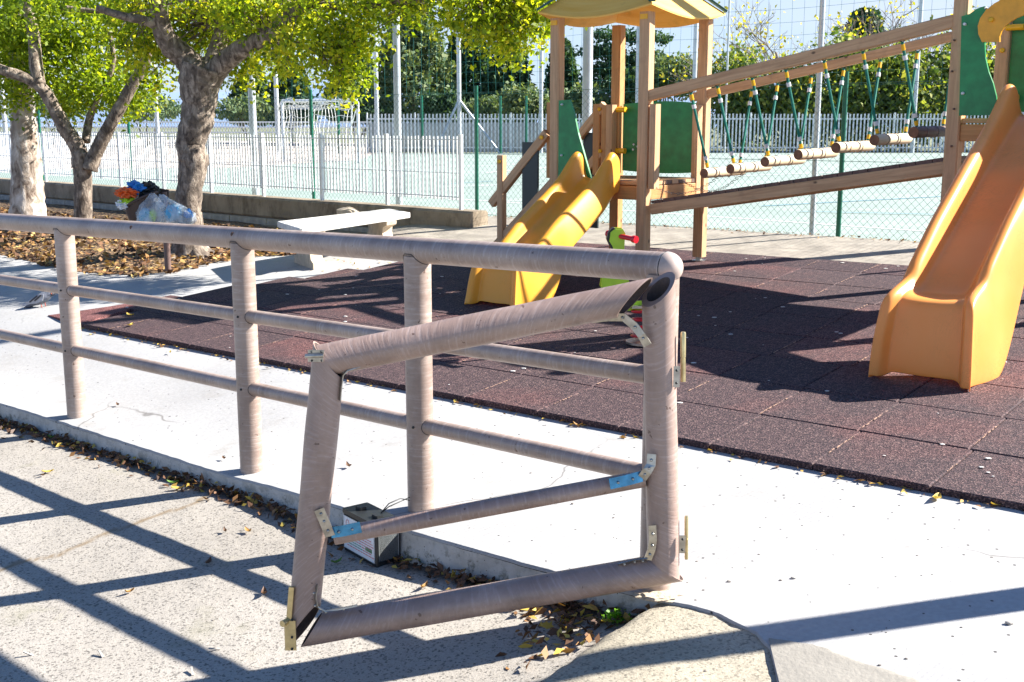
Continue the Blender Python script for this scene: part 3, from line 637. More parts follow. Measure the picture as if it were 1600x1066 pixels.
for k, s in enumerate(posts_s):
    if s < .1:
        pt = rail_pt(TOPL, s)
    pt = rail_pt(TOPL, s); zb = S(*xy(s, 0)) - .03
    pm = MB(); cnt = 22
    pm.tube([Vector((pt.x, pt.y, zb + (pt.z - .02 - zb) * i / cnt)) for i in range(cnt + 1)], RP, 36, jit=0); po = obj('post', pm, M['tube'], fence, 'auto')
    if k < len(posts_s) - 1:
        s2 = posts_s[k + 1]
        for line in (MIDL, LOWL):
            for s_, sg in ((s, 1), (s2, -1)):
                c_ = rail_pt(line, s_); jm = MB(); jm.tube([c_ + ES * sg * (math.sqrt(max(0, RP ** 2 - (RM * math.cos(a_)) ** 2)) + .0005) + ET * (RM * 1.01 * math.cos(a_)) + Z_ * (RM * 1.01 * math.sin(a_)) for a_ in [2 * math.pi * i / 28 for i in range(29)]], .0013, 5, False); obj('weld_seam', jm, M['dark'], fence)
        for nm, line in (('middle_rail', MIDL), ('lower_rail', LOWL)):
            rm = MB(); rm.tube([rail_pt(line, q) for q in frange(s + RP * .6, s2 - RP * .6, 14)], RM, 28); obj(nm, rm, M['tube'], fence, 'auto')
    if k: jm = MB(); jm.tube([pt + ES * (RP * 1.01 * math.cos(a_)) + ET * (RP * 1.01 * max(-.93, min(.93, math.sin(a_)))) - Z_ * (math.sqrt(max(0, RT ** 2 - (RP * min(.9, abs(math.sin(a_)))) ** 2)) + .001) for a_ in [2 * math.pi * i / 36 for i in range(37)]], .0013, 5, False); obj('weld_seam', jm, M['dark'], fence)
    for line in (MIDL, LOWL):
        bm_ = MB(); p = rail_pt(line, s) - ET * RP + ES * .0; bm_.ball(p + ES * -.018 + Vector((0, 0, .002)), .0055, 6, (1, .4, 1)); obj('bolt', bm_, M['dark'], fence, True)

# ================================================================== BROKEN GATE LEANING ON THE LAST POST
YG = 3.385
def gp(px, py, Y=None):      # the leaning frame turns a little towards the road at its left end
    return V(px, py, Y if Y is not None else YG - .10 * (1040 - px) / 560)
rG = .048
gate = thing('broken_gate', 'broken taupe tube gate leaning crooked against the last railing post', 'gate', gp(480, 1005))
TLc = gp(513, 562); TRc = gp(1008, 462); BRt = gp(1037, 888); TRt = gp(1029, 452); BLs = gp(474, 978); BLr = gp(492, 984); BRr = gp(1043, 890)
dS = (BLs - TLc).normalized(); dT = (TRc - TLc).normalized(); dB = (BRr - BLr).normalized(); dR = (TRt - BRt).normalized()
view = Vector((0, 1, 0))
def mnorm(px0, py0, px1, py1):                     # normal of the plane that holds an image line and the view direction
    a = gp(px0, py0, YG); b_ = gp(px1, py1, YG); return (b_ - a).normalized().cross(view).normalized()
GM_ = [M['gate'], M['tube_in']]
def tiltn(n_, out):
    n_ = n_ if n_.dot(out) > 0 else -n_
    return (n_ + Vector((0, -.42, 0))).normalized()
mb = MB(); mb.miter(TLc + dS * 0 - dS * .0, BLs, rG, mnorm(492, 536, 533, 586), (mnorm(455, 1006, 500, 950) * -1 + Vector((0, -.55, 0))).normalized() * -1 if False else tiltn(mnorm(455, 1006, 500, 950), (BLs - TLc)), inner=1, wob=.003); obj('left_stile', mb, GM_, gate, 'auto')
mb = MB(); mb.miter(TLc, gp(992, 465), rG, mnorm(492, 536, 533, 586), tiltn(mnorm(1018, 432, 965, 500), (TRc - TLc)), inner=1, wob=.002); obj('top_bar', mb, GM_, gate, 'auto')
cutn = (Vector((-.60, -.38, .70))).normalized()
mb = MB(); mb.miter(BRt, TRt, .0495, mnorm(1012, 862, 1062, 893), cutn, inner=1, wob=.002, th=.015); obj('right_stile', mb, [M['gate'], M['tube_in']], gate, 'auto')
mb = MB(); mb.miter(gp(487, 983), gp(1042, 888), rG, mnorm(468, 1008, 502, 955), mnorm(1012, 868, 1076, 912), inner=1, wob=.002); obj('bottom_bar', mb, GM_, gate, 'auto')
mb = MB(); mb.tube([gp(522, 838).lerp(gp(1006, 748), i / 12) for i in range(13)], .0265, 28); obj('middle_bar', mb, M['gate'], gate, 'auto')
def strap(pts, wdt, mat='steel', parent=gate, n=None, th=.003, name='corner_bracket', screws=3):
    """bent flat bar: pts are (px,py,dy) with dy = metres in front of the frame plane"""
    P = [gp(a, b_) + Vector((0, -c, 0)) for a, b_, c in pts]; mb = MB(); L = []
    for i, p in enumerate(P):
        a = (P[min(i + 1, len(P) - 1)] - P[max(0, i - 1)]).normalized(); wv = n if n else Vector((0, 1, 0)); wv = (wv - a * wv.dot(a)).normalized(); L.append((p, wv, a.cross(wv).normalized()))
    vs = []
    for p, wv, nn in L: vs += [p - wv * wdt / 2 - nn * th / 2, p + wv * wdt / 2 - nn * th / 2, p + wv * wdt / 2 + nn * th / 2, p - wv * wdt / 2 + nn * th / 2]
    fs = [[0, 1, 2, 3][::-1], [4 * (len(L) - 1) + k for k in range(4)]]
    for i in range(len(L) - 1):
        for k in range(4): fs.append([4 * i + k, 4 * i + (k + 1) % 4, 4 * i + 4 + (k + 1) % 4, 4 * i + 4 + k])
    mb.add(vs, fs); o = obj(name, mb, M[mat], parent)
    for k in range(screws):
        q = (k + .6) / (screws + .2) * (len(L) - 1); i = int(q); p = L[i][0].lerp(L[i + 1][0], q - i); sg = -1 if L[i][2].y > 0 else 1
        sm = MB(); sm.ball(p + L[i][2] * sg * .003, .0048, 6); obj('screw', sm, M['steel'], o, True)
    return o
vert = Vector((.0, .8, .25)); FR = Vector((0, 0, 1)); SD = Vector((1, 0, 0))
strap([(497, 905, .035), (494, 925, .038), (497, 940, .036), (510, 949, .03), (530, 946, .028), (560, 941, .024)], .026, n=Vector((.55, -.7, .25)), name='corner_bracket', screws=4)
strap([(530, 622, .02), (532, 600, .022), (536, 582, .022), (545, 577, .022), (575, 568, .018), (600, 562, .014)], .030, n=Vector((.5, -.6, .3)))
strap([(1016, 812, .052), (1017, 835, .052), (1015, 850, .05), (1010, 868, .035)], .024, n=SD, screws=3)
strap([(1010, 869, .03), (990, 872, .025), (965, 879, .02)], .030, n=Vector((.2, -.7, .6)), screws=3)
strap([(925, 499, .0), (950, 496, .0), (974, 495, .01), (990, 507, .03), (1000, 520, .045), (1009, 535, .05)], .026, n=Vector((.45, -.3, .75)), screws=4)
strap([(503, 787, .052), (511, 805, .054), (520, 829, .048)], .03, n=SD, screws=3)
strap([(520, 826, .036), (542, 823, .034), (566, 818, .032)], .034, 'lblue', n=FR, name='corner_bracket', screws=2)
strap([(951, 751, .034), (975, 746, .034), (1001, 739, .034)], .034, 'lblue', n=FR, screws=2)
strap([(1001, 740, .045), (1008, 728, .055), (1014, 718, .056), (1015, 702, .052)], .028, n=Vector((.8, -.3, .3)), screws=3)
# hinges and latch
def hinge(px, py0, py1, mat, plate=None, w_=.008, dy=.02):
    h = MB(); c = gp(px, (py0 + py1) / 2); a = gp(px, py0) - Vector((0, dy, 0)); b_ = gp(px, py1) - Vector((0, dy, 0))
    mid = a.lerp(b_, .52); h.tube([a, a.lerp(b_, .03), mid - (b_ - a) * .01], [w_ * .8, w_, w_], 16); h.tube([mid + (b_ - a) * .01, b_], w_ * .95, 16); h.tube([a.lerp(b_, .4), a.lerp(b_, .6)], w_ * .6, 12)
    o = obj('hinge_barrel', h, M[mat], gate, 'auto')
    if plate:
        q = MB(); (x0, y0), (x1, y1) = plate; cc = gp((x0 + x1) / 2, (y0 + y1) / 2) - Vector((0, .042, 0)); q.box(cc, abs(x1 - x0) / 535, .004, abs(y1 - y0) / 535); po = obj('hinge_plate', q, M['steel'], gate, 'auto')
        for f_ in (.2, .8):
            sm = MB(); sm.ball(cc + Vector((0, -.003, (f_ - .5) * abs(y1 - y0) / 535)), .004, 6); obj('screw', sm, M['dark'], po, True)
hinge(1066, 517, 594, 'brass', ((1049, 567), (1059, 601))); hinge(1071, 803, 870, 'brass', ((1058, 828), (1068, 858)), .006)
mb = MB(); mb.box(gp(456, 950) - Vector((0, .035, 0)), .016, .012, .165, (Vector((1, 0, 0)), Vector((0, 1, 0)), (gp(460, 900) - gp(452, 1000)).normalized())); mb.tube([gp(447, 962) - Vector((0, .06, 0)), gp(456, 962) - Vector((0, .03, 0))], .010, 12); obj('hinge_barrel', mb, M['brass'], gate, 'auto')
mb = MB(); mb.box(gp(458, 983) - Vector((0, .045, 0)), .034, .005, .095); o = obj('hinge_plate', mb, M['brass'], gate, 'auto')
for q in (958, 985, 1003):
    sm = MB(); sm.ball(gp(461, q) - Vector((0, .05, 0)), .004, 6); obj('screw', sm, M['dark'], o, True)
mb = MB(); c = gp(498, 551) - Vector((0, .045, 0)); mb.box(c + Vector((0, 0, .010)), .046, .006, .012); mb.box(c - Vector((.002, 0, .012)), .044, .006, .012); mb.tube([c - Vector((.030, .008, 0)), c + Vector((.022, -.008, .002))], .0065, 12)
o = obj('latch', mb, M['steel'], gate, 'auto')
for dx in (-.012, .016):
    for dz_ in (.012, -.014):
        sm = MB(); sm.ball(c + Vector((dx, -.005, dz_)), .0032, 6); obj('screw', sm, M['dark'], o, True)
# lump of mortar at the foot of the last post
mb = MB(); c = hit(1030, 925); mb.ball(c + Vector((0, -.03, 0)), .07, 24, (1.0, .6, .13), .5, 3, 3); setting(obj('mortar_lump', mb, M['stone2'], None, True))

# ================================================================== CAR BATTERY BY THE KERB
c0 = hit(600, 882, RD); c1 = hit(549, 855, RD); cB = (c1 - c0); cB.z = 0; Lb = .205; ax = cB.normalized(); ay = Vector((-ax.y, ax.x, 0)); ay = ay if ay.x > 0 else -ay
ay = Vector((abs(ax.y), abs(ax.x), 0)).normalized(); Lb = min(.25, max(.21, cB.length)); Wb = .105; Hb = .165
c0 = c0 - ET * .035; c0.z = RD(c0.x, c0.y)
bat = thing('car_battery', 'small black battery with white label left on the road against the kerb', 'battery', c0)
def bx(u0, u1, v0, v1, z0, z1, mat, name, parent=bat, bev=.004):
    mb = MB(); c = c0 + ax * ((u0 + u1) / 2) + ay * ((v0 + v1) / 2); mb.beam(c + Vector((0, 0, z0)), c + Vector((0, 0, z1)), abs(u1 - u0), abs(v1 - v0), up=ay, bev=bev); return obj(name, mb, M[mat], parent, False)
bx(0, Lb, 0, Wb, 0, Hb * .9, 'dark', 'case'); lid = bx(-.003, Lb + .003, -.003, Wb + .003, Hb * .9, Hb, 'dark', 'lid')
bx(Lb * .2, Lb * .35, Wb * .3, Wb * .6, Hb, Hb + .012, 'dark', 'terminal', bat); bx(Lb * .7, Lb * .85, Wb * .3, Wb * .6, Hb, Hb + .012, 'dark', 'terminal', bat)
bx(.0, .0016, .01, Wb - .01, .02, Hb * .82, 'bgrey', 'side_label')
lab = bx(.012, Lb - .008, -.0016, .0, .012, Hb * .86, 'label', 'label')
mb = MB(); mb2 = MB()
for i in range(7):
    z = .03 + i * .010; uu = .03
    while uu < Lb - .03:
        w_ = random.uniform(.006, .022); c = c0 + ax * (Lb - uu - w_ / 2) + ay * -.0024 + Vector((0, 0, z)); (mb if i not in (1, 2) or uu > Lb * .55 else mb2).beam(c - ax * w_ / 2, c + ax * w_ / 2, .0006, .0028); uu += w_ + .004
obj('red_print', mb, M['redp'], lab)['kind'] = 'stuff'
for i in range(8):
    c = c0 + ax * (.03 + i * .006) + ay * -.0026 + Vector((0, 0, .045)); mb2.beam(c, c + Vector((0, 0, .014)), .003, .0006, up=ay)
obj('green_print', mb2, M['grn'], lab)['kind'] = 'stuff'
mb = MB()
for i in range(20):
    q = 2 * math.pi * i / 20; q2 = 2 * math.pi * (i + 1) / 20; cc = c0 + ax * (Lb - .035) + ay * -.0025 + Vector((0, 0, Hb * .70)); mb.beam(cc + ax * math.cos(q) * .011 + Vector((0, 0, math.sin(q) * .013)), cc + ax * math.cos(q2) * .011 + Vector((0, 0, math.sin(q2) * .013)), .0006, .002)
obj('emblem', mb, M['redp'], lab)
mb = MB()
tw = c0 + ax * Lb * .3 + ay * Wb * .6 + Vector((0, 0, Hb + .01))
for dz_ in (0, .012):
    mb.tube([tw, tw + Vector((.03, .02, .02 + dz_)), tw + Vector((.07, .05, .03 + dz_)), tw + Vector((.10, .10, .03 - dz_))], .0022, 6)
obj('cable', mb, M['dark'], bat, True)

# ================================================================== PLAY TOWERS
AL = R(40); TUv = Vector((math.sin(AL), math.cos(AL), 0)); TVv = Vector((-math.cos(AL), math.sin(AL), 0)); SQ = .81; PW = .085; Z1 = Vector((0, 0, 1))
F1 = Vector((.966, 8.50, 0)); F2 = F1 - TVv * 2.225
def TP(F, i, j, z): p = F + TUv * (SQ * i) + TVv * (SQ * j); return Vector((p.x, p.y, z))
def gz(p): return GC + GA * p.x + GB * p.y + MZ
def zat(py, Y, px=1200): return V(px, py, Y).z
PL1 = -.40; PL2 = .045
def rbeam(name, p0, p1, w_, h, mat, parent, up=Z1): mb = MB(); mb.beam(p0, p1, w_, h, up); return obj(name, mb, M[mat], parent, False)
def screw_cap(p, parent, mat='yel', r=.016, ax_=None):
    mb = MB(); n_ = ax_ or Vector((-.2, -.95, 0)).normalized(); mb.tube([p, p + n_ * .014, p + n_ * .018], [r, r, r * .7], 12); return obj('bolt_cap', mb, M[mat], parent, 'auto')
def roof(F, ztop, j0, root):
    c = F + TUv * SQ / 2 + TVv * SQ * (j0 + .5) ; h = .51; apex = Vector((c.x, c.y, ztop + .60)); cor = []
    for a, b_ in ((-1, -1), (1, -1), (1, 1), (-1, 1)):
        p = c + TUv * (a * h) + TVv * (b_ * h); cor.append(Vector((p.x, p.y, ztop + .035)))
    for k in range(4):
        a, b_ = cor[k], cor[(k + 1) % 4]; mb = MB(); n = 14; m_ = 8; vs = []; out = ((a + b_) / 2 - c); out.z = 0; out.normalize()
        for i in range(n + 1):
            e = a.lerp(b_, i / n); bulge = math.sin(math.pi * i / n)
            for j in range(m_ + 1):
                q = e.lerp(apex, j / m_ * .97); q = q + Vector((0, 0, -.065 * bulge * (1 - j / m_) ** 2)) + out * .03 * bulge * (1 - j / m_) + Vector((0, 0, -.05 * math.sin(math.pi * j / m_)))
                vs.append(q)
        vs2 = [v + Vector((0, 0, .012)) for v in vs]; w2 = m_ + 1; fs = []; uvs = []
        for i in range(n):
            for j in range(m_):
                f = [i * w2 + j, (i + 1) * w2 + j, (i + 1) * w2 + j + 1, i * w2 + j + 1]; u = [(j * .08, i * .073), (j * .08, i * .073 + .073), (j * .08 + .08, i * .073 + .073), (j * .08 + .08, i * .073)]
                fs += [f, [x + len(vs) for x in f][::-1]]; uvs += [u, u[::-1]]
            fs.append([i * w2, (i + 1) * w2, (i + 1) * w2 + len(vs), i * w2 + len(vs)]); uvs.append([(0, 0), (0, .07), (.01, .07), (.01, 0)])
        mb.add(vs + vs2, fs, uvs); obj('roof_panel', mb, M['ply'], root, 'auto')
        mb = MB(); mb.beam(a + (a - c).normalized() * .012 + Z1 * .018, a.lerp(apex, .5) + Z1 * -.02, .05, .016); mb.beam(a.lerp(apex, .5) + Z1 * -.02, apex + Z1 * .02, .05, .016); obj('corner_trim', mb, M['teal'], root)
def tower_posts(F, j0, j1, ztop, root, mat=('wood', 'wood', 'wood_or', 'wood')):
    k = 0; out = []
    for i, j in ((0, j0), (1, j0), (1, j1), (0, j1)):
        p = TP(F, i, j, 0); z0 = gz(p); mb = MB(); mb.beam((p.x, p.y, z0 + .03), (p.x, p.y, ztop), PW, PW, up=TUv); o = obj('post', mb, M[mat[k]], root)
        mb = MB(); mb.box((p.x, p.y, z0 + .015), .045, .045, .05, (TUv, TVv, Z1)); mb.box((p.x, p.y, z0 + .002), .09, .09, .006, (TUv, TVv, Z1)); obj('post_foot', mb, M['steel'], o); k += 1; out.append(o)
    return out
def platform(F, j0, j1, z, root):
    for k in range(9):
        a = TP(F, -.02 + 1.04 * (k + .5) / 9, j0 - .02 * (1 if j1 > j0 else -1), z - .014); b_ = TP(F, -.02 + 1.04 * (k + .5) / 9, j1 + .02 * (1 if j1 > j0 else -1), z - .014)
        rbeam('deck_board', a, b_, SQ * 1.04 / 9 - .008, .028, 'plank' if k % 2 else 'wood', root)
    for (a, b_) in (((0, j0), (0, j1)), ((1, j0), (1, j1)), ((0, j0), (1, j0)), ((0, j1), (1, j1))):
        p, q = TP(F, *a, z - .085), TP(F, *b_, z - .085); d = (q - p).normalized(); rbeam('deck_beam', p + d * PW * .52, q - d * PW * .52, .045, .10, 'wood_or', root)

t1 = thing('play_tower', 'small wooden play tower with curved yellow plywood roof and yellow slide', 'play tower', TP(F1, 0, 0, gz(F1)))
tower_posts(F1, 0, 1, .80, t1, ('wood', 'wood', 'wood_or', 'wood')); platform(F1, 0, 1, PL1, t1); roof(F1, .80, 0, t1)
for i, j in ((0, 0), (0, 1)):
    p = TP(F1, i, j, .765) - TUv * PW * .52; mb = MB(); mb.box(p, .06, .012, .035, (TVv, TUv, Z1)); o = obj('roof_bracket', mb, M['yel'], t1)
# second timbers that flank the front and right posts (the bridge's end posts)
for i, tz in ((0, .155), (1, .16)):
    p = TP(F1, i, 0, 0) - TVv * (PW * .98) * (1 if i == 0 else .0) + (TUv * PW * -.99 if i == 1 else Vector((0, 0, 0)))
    mb = MB(); mb.beam((p.x, p.y, PL1 - .20 if i else PL1 - .05), (p.x, p.y, tz), PW * .6, PW * .9, up=TUv); obj('side_post', mb, M['wood'], t1)
p = TP(F1, 1, 1, 0) - TVv * 0 + TUv * -PW; 
mb = MB(); mb.beam((p.x, p.y, PL1 - .05), (p.x, p.y, .17), PW * .7, PW * .9, up=TUv); obj('side_post', mb, M['wood'], t1)
# green rear panel (bulging) between rear and right posts
def curved_panel(p0, p1, z0, z1, bulge, outn, mat, root, wav=0, name='side_panel', tz=.02):
    n = 16; mb = MB(); vs = []
    for i in range(n + 1):
        q = i / n; p = p0.lerp(p1, q) + outn * bulge * math.sin(math.pi * q)
        zt = z1 + wav * math.sin(math.pi * q); zb = z0 - wav * .8 * math.sin(math.pi * q)
        for off in (0, .018): vs += [(p.x + outn.x * off, p.y + outn.y * off, zb), (p.x + outn.x * off, p.y + outn.y * off, zt)]
    fs = []
    for i in range(n):
        a = 4 * i; b_ = a + 4; fs += [[a, b_, b_ + 1, a + 1], [a + 2, a + 3, b_ + 3, b_ + 2], [a + 1, b_ + 1, b_ + 3, a + 3], [a, a + 2, b_ + 2, b_]]
    fs += [[0, 1, 3, 2], [4 * n, 4 * n + 2, 4 * n + 3, 4 * n + 1]]
    mb.add(vs, fs); o = obj(name, mb, M[mat], root, 'auto'); o.data.update(); return o
Bp, Rp = TP(F1, 1, 1, 0), TP(F1, 1, 0, 0)
gpan = curved_panel(Bp.lerp(Rp, .07), Bp.lerp(Rp, .93), -.36, .175, .04, TUv, 'green', t1, .02, 'side_panel')
for (px, py) in ((990, 226), (996, 229), (989, 234), (1000, 222)):
    p = V(px, py, (Bp.y + Rp.y) / 2 + .12); mb = MB(); mb.ball(p - Vector((0, .0, 0)) - TUv * .0, .010, 8, (.8, 1.6, 1)); obj('paw_mark', mb, M['label'], gpan, True)
for z in (.13, -.20):
    p = Bp.lerp(Rp, .02); mb = MB(); mb.tube([Vector((p.x, p.y, z)) - TUv * .05 , Vector((p.x, p.y, z)) - TUv * .05 - TVv * .10], .022, 14); obj('panel_clip', mb, M['yel'], t1, 'auto')
    screw_cap(Vector((Rp.x, Rp.y, z - .02)) - TUv * PW * .52 , t1)
# green guard at the slide entry, left side
Lp, Fp = TP(F1, 0, 1, 0), TP(F1, 0, 0, 0)
dirr = (Fp - Lp).normalized(); poly = []
for q, z in ((.07, .19), (.20, .195), (.25, .10), (.30, -.05), (.36, -.18), (.46, -.40), (.07, -.40)):
    p = Lp + dirr * (SQ * q); poly.append(Vector((p.x, p.y, z)) - TUv * .035)
mb = MB(); mb.prism(poly, -TUv * .018); obj('slide_guard', mb, M['green'], t1)
for z in (.16, -.22): screw_cap(Vector((Lp.x, Lp.y, z)) + dirr * .095 - TUv * .055, t1, 'collar', .008, -TUv)
# stairs on the left side, running away to the left
Ln = TVv
for side, (a_, b_) in enumerate((((852, 212), (788, 296)), ((942, 168), (892, 222)))):
    Yo = 9.10 if side == 0 else 9.70
    p0 = V(*a_, Yo); d = (Ln * .62 - Z1 * .62).normalized(); p1 = p0 + d * (.78 if side == 0 else .72)
    rbeam('handrail', p0 - d * .03, p1, .05, .07, 'wood', t1); screw_cap(p0 - TUv * .03 + d * .02, t1)
    if side == 1:
        q0 = V(941, 236, Yo); rbeam('handrail', q0, q0 + d * .55, .05, .07, 'wood', t1); screw_cap(q0 - TUv * .03, t1)
    st0 = TP(F1, 0 if side == 0 else 1, 1, PL1 - .03); gpt = st0 + Ln * .75; rbeam('stringer', st0, Vector((gpt.x, gpt.y, gz(gpt) + .02)), .04, .11, 'wood', t1)
    pp = st0 + Ln * .56; rbeam('newel', Vector((pp.x, pp.y, gz(pp))), Vector((pp.x, pp.y, V(815, 243, 9.3).z if side == 0 else -.1)), .06, .06, 'wood', t1, TUv)
    screw_cap(Vector((pp.x, pp.y, -.28)) - TUv * .03, t1)
    qq = st0 + Ln * .26; rbeam('baluster_board', Vector((qq.x, qq.y, PL1 - .45)), Vector((qq.x, qq.y, V(835, 222, 9.25).z + (.0 if side == 0 else .07))), .02, .16, 'dkgreen', t1, TVv)
for k in range(4):
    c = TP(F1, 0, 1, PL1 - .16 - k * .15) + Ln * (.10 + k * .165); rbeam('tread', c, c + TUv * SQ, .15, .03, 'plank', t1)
p = TP(F1, 1, 1, 0) - TUv * .02 + TVv * .09
for tt in (0, .085): rbeam('stair_post', Vector((p.x, p.y, PL1)) + TVv * tt, Vector((p.x, p.y, .17 + tt * .1)) + TVv * tt, .07, .075, 'wood_or', t1, TUv)
p = TP(F1, 0, 1, 0) + TVv * .09 + TUv * .05; rbeam('stair_post', Vector((p.x, p.y, PL1)), Vector((p.x, p.y, .18)), .05, .075, 'wood_or', t1, TUv)

t2 = thing('play_tower', 'taller wooden play tower at the right edge with green panels and an amber arch', 'play tower', TP(F2, 0, 0, gz(F2)))
tower_posts(F2, 0, -1, .84, t2); platform(F2, 0, -1, PL2, t2)
def p2(px, py, off=0.0):      # point on the slide-entry face of tower two
    n_ = TUv; p0 = F2 - TUv * (.052 + off); r = ray(px, py); return r * (n_.dot(p0) / n_.dot(r))
gp2 = [(1504, 26), (1517, 22), (1528, 14), (1540, 10), (1552, 22), (1558, 34), (1554, 44), (1545, 52), (1540, 68), (1541, 90), (1546, 112), (1553, 130), (1558, 150), (1562, 180), (1500, 181)]
mb = MB(); mb.prism([p2(*q) for q in gp2], -TUv * .018); o = obj('slide_guard', mb, M['green'], t2)
for q in ((1508, 38), (1505, 146)): screw_cap(p2(*q, .02), t2, 'collar', .009, -TUv)
arc = [];
for i in range(15): q = R(200) - R(165) * i / 14; arc.append((1645 + 116 * math.cos(q), 45 - 62 * math.sin(q)))
arc2 = []
for i in range(15): q = R(35) + R(150) * i / 14; arc2.append((1645 + 82 * math.cos(q), 62 - 45 * math.sin(q)))
mb = MB(); mb.prism([p2(*q, .022) for q in arc + arc2], -TUv * .018); obj('arch', mb, M['arch'], t2)
screw_cap(p2(1549, 31, .042), t2, 'yel', .014, -TUv); screw_cap(p2(1541, 13, .042), t2, 'steel', .008, -TUv)
pb = TP(F2, 1, 0, 0); pc = TP(F2, 1, -1, 0); curved_panel(pb.lerp(pc, .04), pb.lerp(pc, .96), .10, .70, .03, TUv, 'green', t2, .03, 'side_panel')
for z in (.62, .18):
    mb = MB(); p = pb.lerp(pc, .06); mb.tube([Vector((p.x, p.y, z)) - TUv * .05 + TVv * .03, Vector((p.x, p.y, z)) - TUv * .05 - TVv * .08], .02, 14); obj('panel_clip', mb, M['yel'], t2, 'auto')
screw_cap(Vector((pb.x, pb.y, .48)) - TUv * PW * .52, t2)
gpan2 = (TP(F2, 0, -1, 0), TP(F2, 1, -1, 0)); curved_panel(gpan2[0].lerp(gpan2[1], .06), gpan2[0].lerp(gpan2[1], .94), .10, .70, .02, -TVv, 'green', t2, .03)
mb = MB(); 
for k in range(2):
    p = TP(F2, .07, 0, 0) + TUv * .03
rbeam('side_post', Vector((F2.x, F2.y, PL2 - .2)) + TUv * PW + TVv * -.0, Vector((F2.x, F2.y, .68)) + TUv * PW, .06, .06, 'wood_or', t2, TUv)
for z in (.32, .50, .10, -.12): screw_cap(Vector((F2.x, F2.y, z)) - TUv * PW * .5 + TVv * .02 * (1 if z > .2 else -.3), t2, 'plank', .006, -TUv)

# rope bridge with hanging logs between the towers
br = thing('log_bridge', 'wooden bridge of hanging logs on green ropes between the two play towers', 'play bridge', TP(F1, 0, -.3, gz(F1)))
Bd = -TVv
def on_side(i, px, py):       # point on the bridge side plane (i=0 front, 1 rear)
    p0 = F1 + TUv * (SQ * i); n_ = TUv; r = ray(px, py); return r * (n_.dot(p0) / n_.dot(r))
fr0, fr1 = on_side(0, 1014, 150), on_side(0, 1496, 32.5); rr0, rr1 = on_side(1, 1080, 153), on_side(1, 1545, 44)
rbeam('top_rail', fr0, fr1, .055, .078, 'wood', br); rbeam('top_rail', rr0, rr1, .05, .064, 'wood', br)
ls0, ls1 = on_side(0, 1019, 327), on_side(0, 1484, 261)
rbeam('ramp_stringer', ls0, ls1, .045, .078, 'wood', br); sh_ = TUv * SQ; rbeam('ramp_stringer', ls0 + sh_, ls1 + sh_, .045, .078, 'wood', br)
dl = (ls1 - ls0); nb_ = 21
for k in range(nb_):
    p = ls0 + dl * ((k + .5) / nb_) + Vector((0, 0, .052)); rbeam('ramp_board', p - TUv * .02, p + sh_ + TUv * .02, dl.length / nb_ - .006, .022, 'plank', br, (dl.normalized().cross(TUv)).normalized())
logs = [((1100, 271), 0), ((1141, 264), 0), ((1195, 253), 0), ((1247, 242), 0), ((1306, 231), 0), ((1366, 219), 0), ((1427, 207), 0)]
fd = (fr1 - fr0).normalized(); rdv = (rr1 - rr0).normalized()
LL = .56
for k, ((px, py), _) in enumerate(logs):
    a = on_side(.13, px, py); b_ = a + TUv * LL + Vector((0, 0, .006)); r_ = .036
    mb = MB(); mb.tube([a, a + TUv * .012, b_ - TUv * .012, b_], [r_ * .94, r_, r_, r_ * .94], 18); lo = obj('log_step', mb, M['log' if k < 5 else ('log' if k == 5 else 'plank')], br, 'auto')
    mb = MB(); mb.tube([a - TUv * .001, a + TUv * .002], r_ * .93, 18); obj('log_end', mb, M['logend'], lo, 'auto')
    # chain along the log and its clamps
    mb = MB(); nl = 11
    for q in range(nl):
        c = a.lerp(b_, .28 + .62 * q / nl) - TVv * -.0 + (Bd * .0) + Vector((0, 0, .012)) - Vector((0, 1, 0)) * .0
        c = c + (TVv * r_ * .0) + Vector((.05, -.99, 0)).normalized() * (r_ * .98); c.z += .010 * math.sin(q * 1.2); tw_ = TUv * .017
        pr = [(c + TUv * .016 * math.cos(w_) + (Z1 if q % 2 else Vector((.1, -.9, .3)).normalized()) * .008 * math.sin(w_)) for w_ in frange(0, 2 * math.pi, 9)]
        mb.tube(pr, .0022, 5, False)
    obj('chain', mb, M['chain'], lo, True)
    for q in (.28, .62):
        mb = MB(); c = a.lerp(b_, q); mb.tube([c + (TVv * math.cos(w_) + Z1 * math.sin(w_)) * r_ * 1.03 for w_ in frange(0, 2 * math.pi, 17)], .0025, 5, False)
        obj('clamp', mb, M['chain'], lo, True)
    # ropes: front pair end and rear end
    for side, (H0, dv, end, lean) in enumerate(((fr0, fd, a + TUv * .05, -.065), (rr0, rdv, b_ - TUv * .05, -.025))):
        tt = (end - H0).dot(Bd) / dv.dot(Bd); hk = H0 + dv * (tt + lean); hk.z -= .045
        top = end + Z1 * r_; dd = (top - hk)
        for nm, q0, q1, rr, mt in (('rope', .0, 1.0, .0095, 'rope'), ('rope_eye', .03, .10, .0125, 'yel'), ('rope_eye', .93, .985, .0125, 'yel'), ('rope_collar', .16, .21, .015, 'collar'), ('rope_collar', .84, .89, .015, 'collar')):
            mb = MB(); mb.tube([hk + dd * q for q in frange(q0, q1, 4)], rr, 8); obj(nm, mb, M[mt], br, 'auto')
        mb = MB(); mb.tube([hk + Z1 * .012 + (Bd * math.cos(w_) + Z1 * math.sin(w_)) * .016 for w_ in frange(0, 2 * math.pi, 11)], .004, 6, False); obj('hook', mb, M['chain'], br, True)
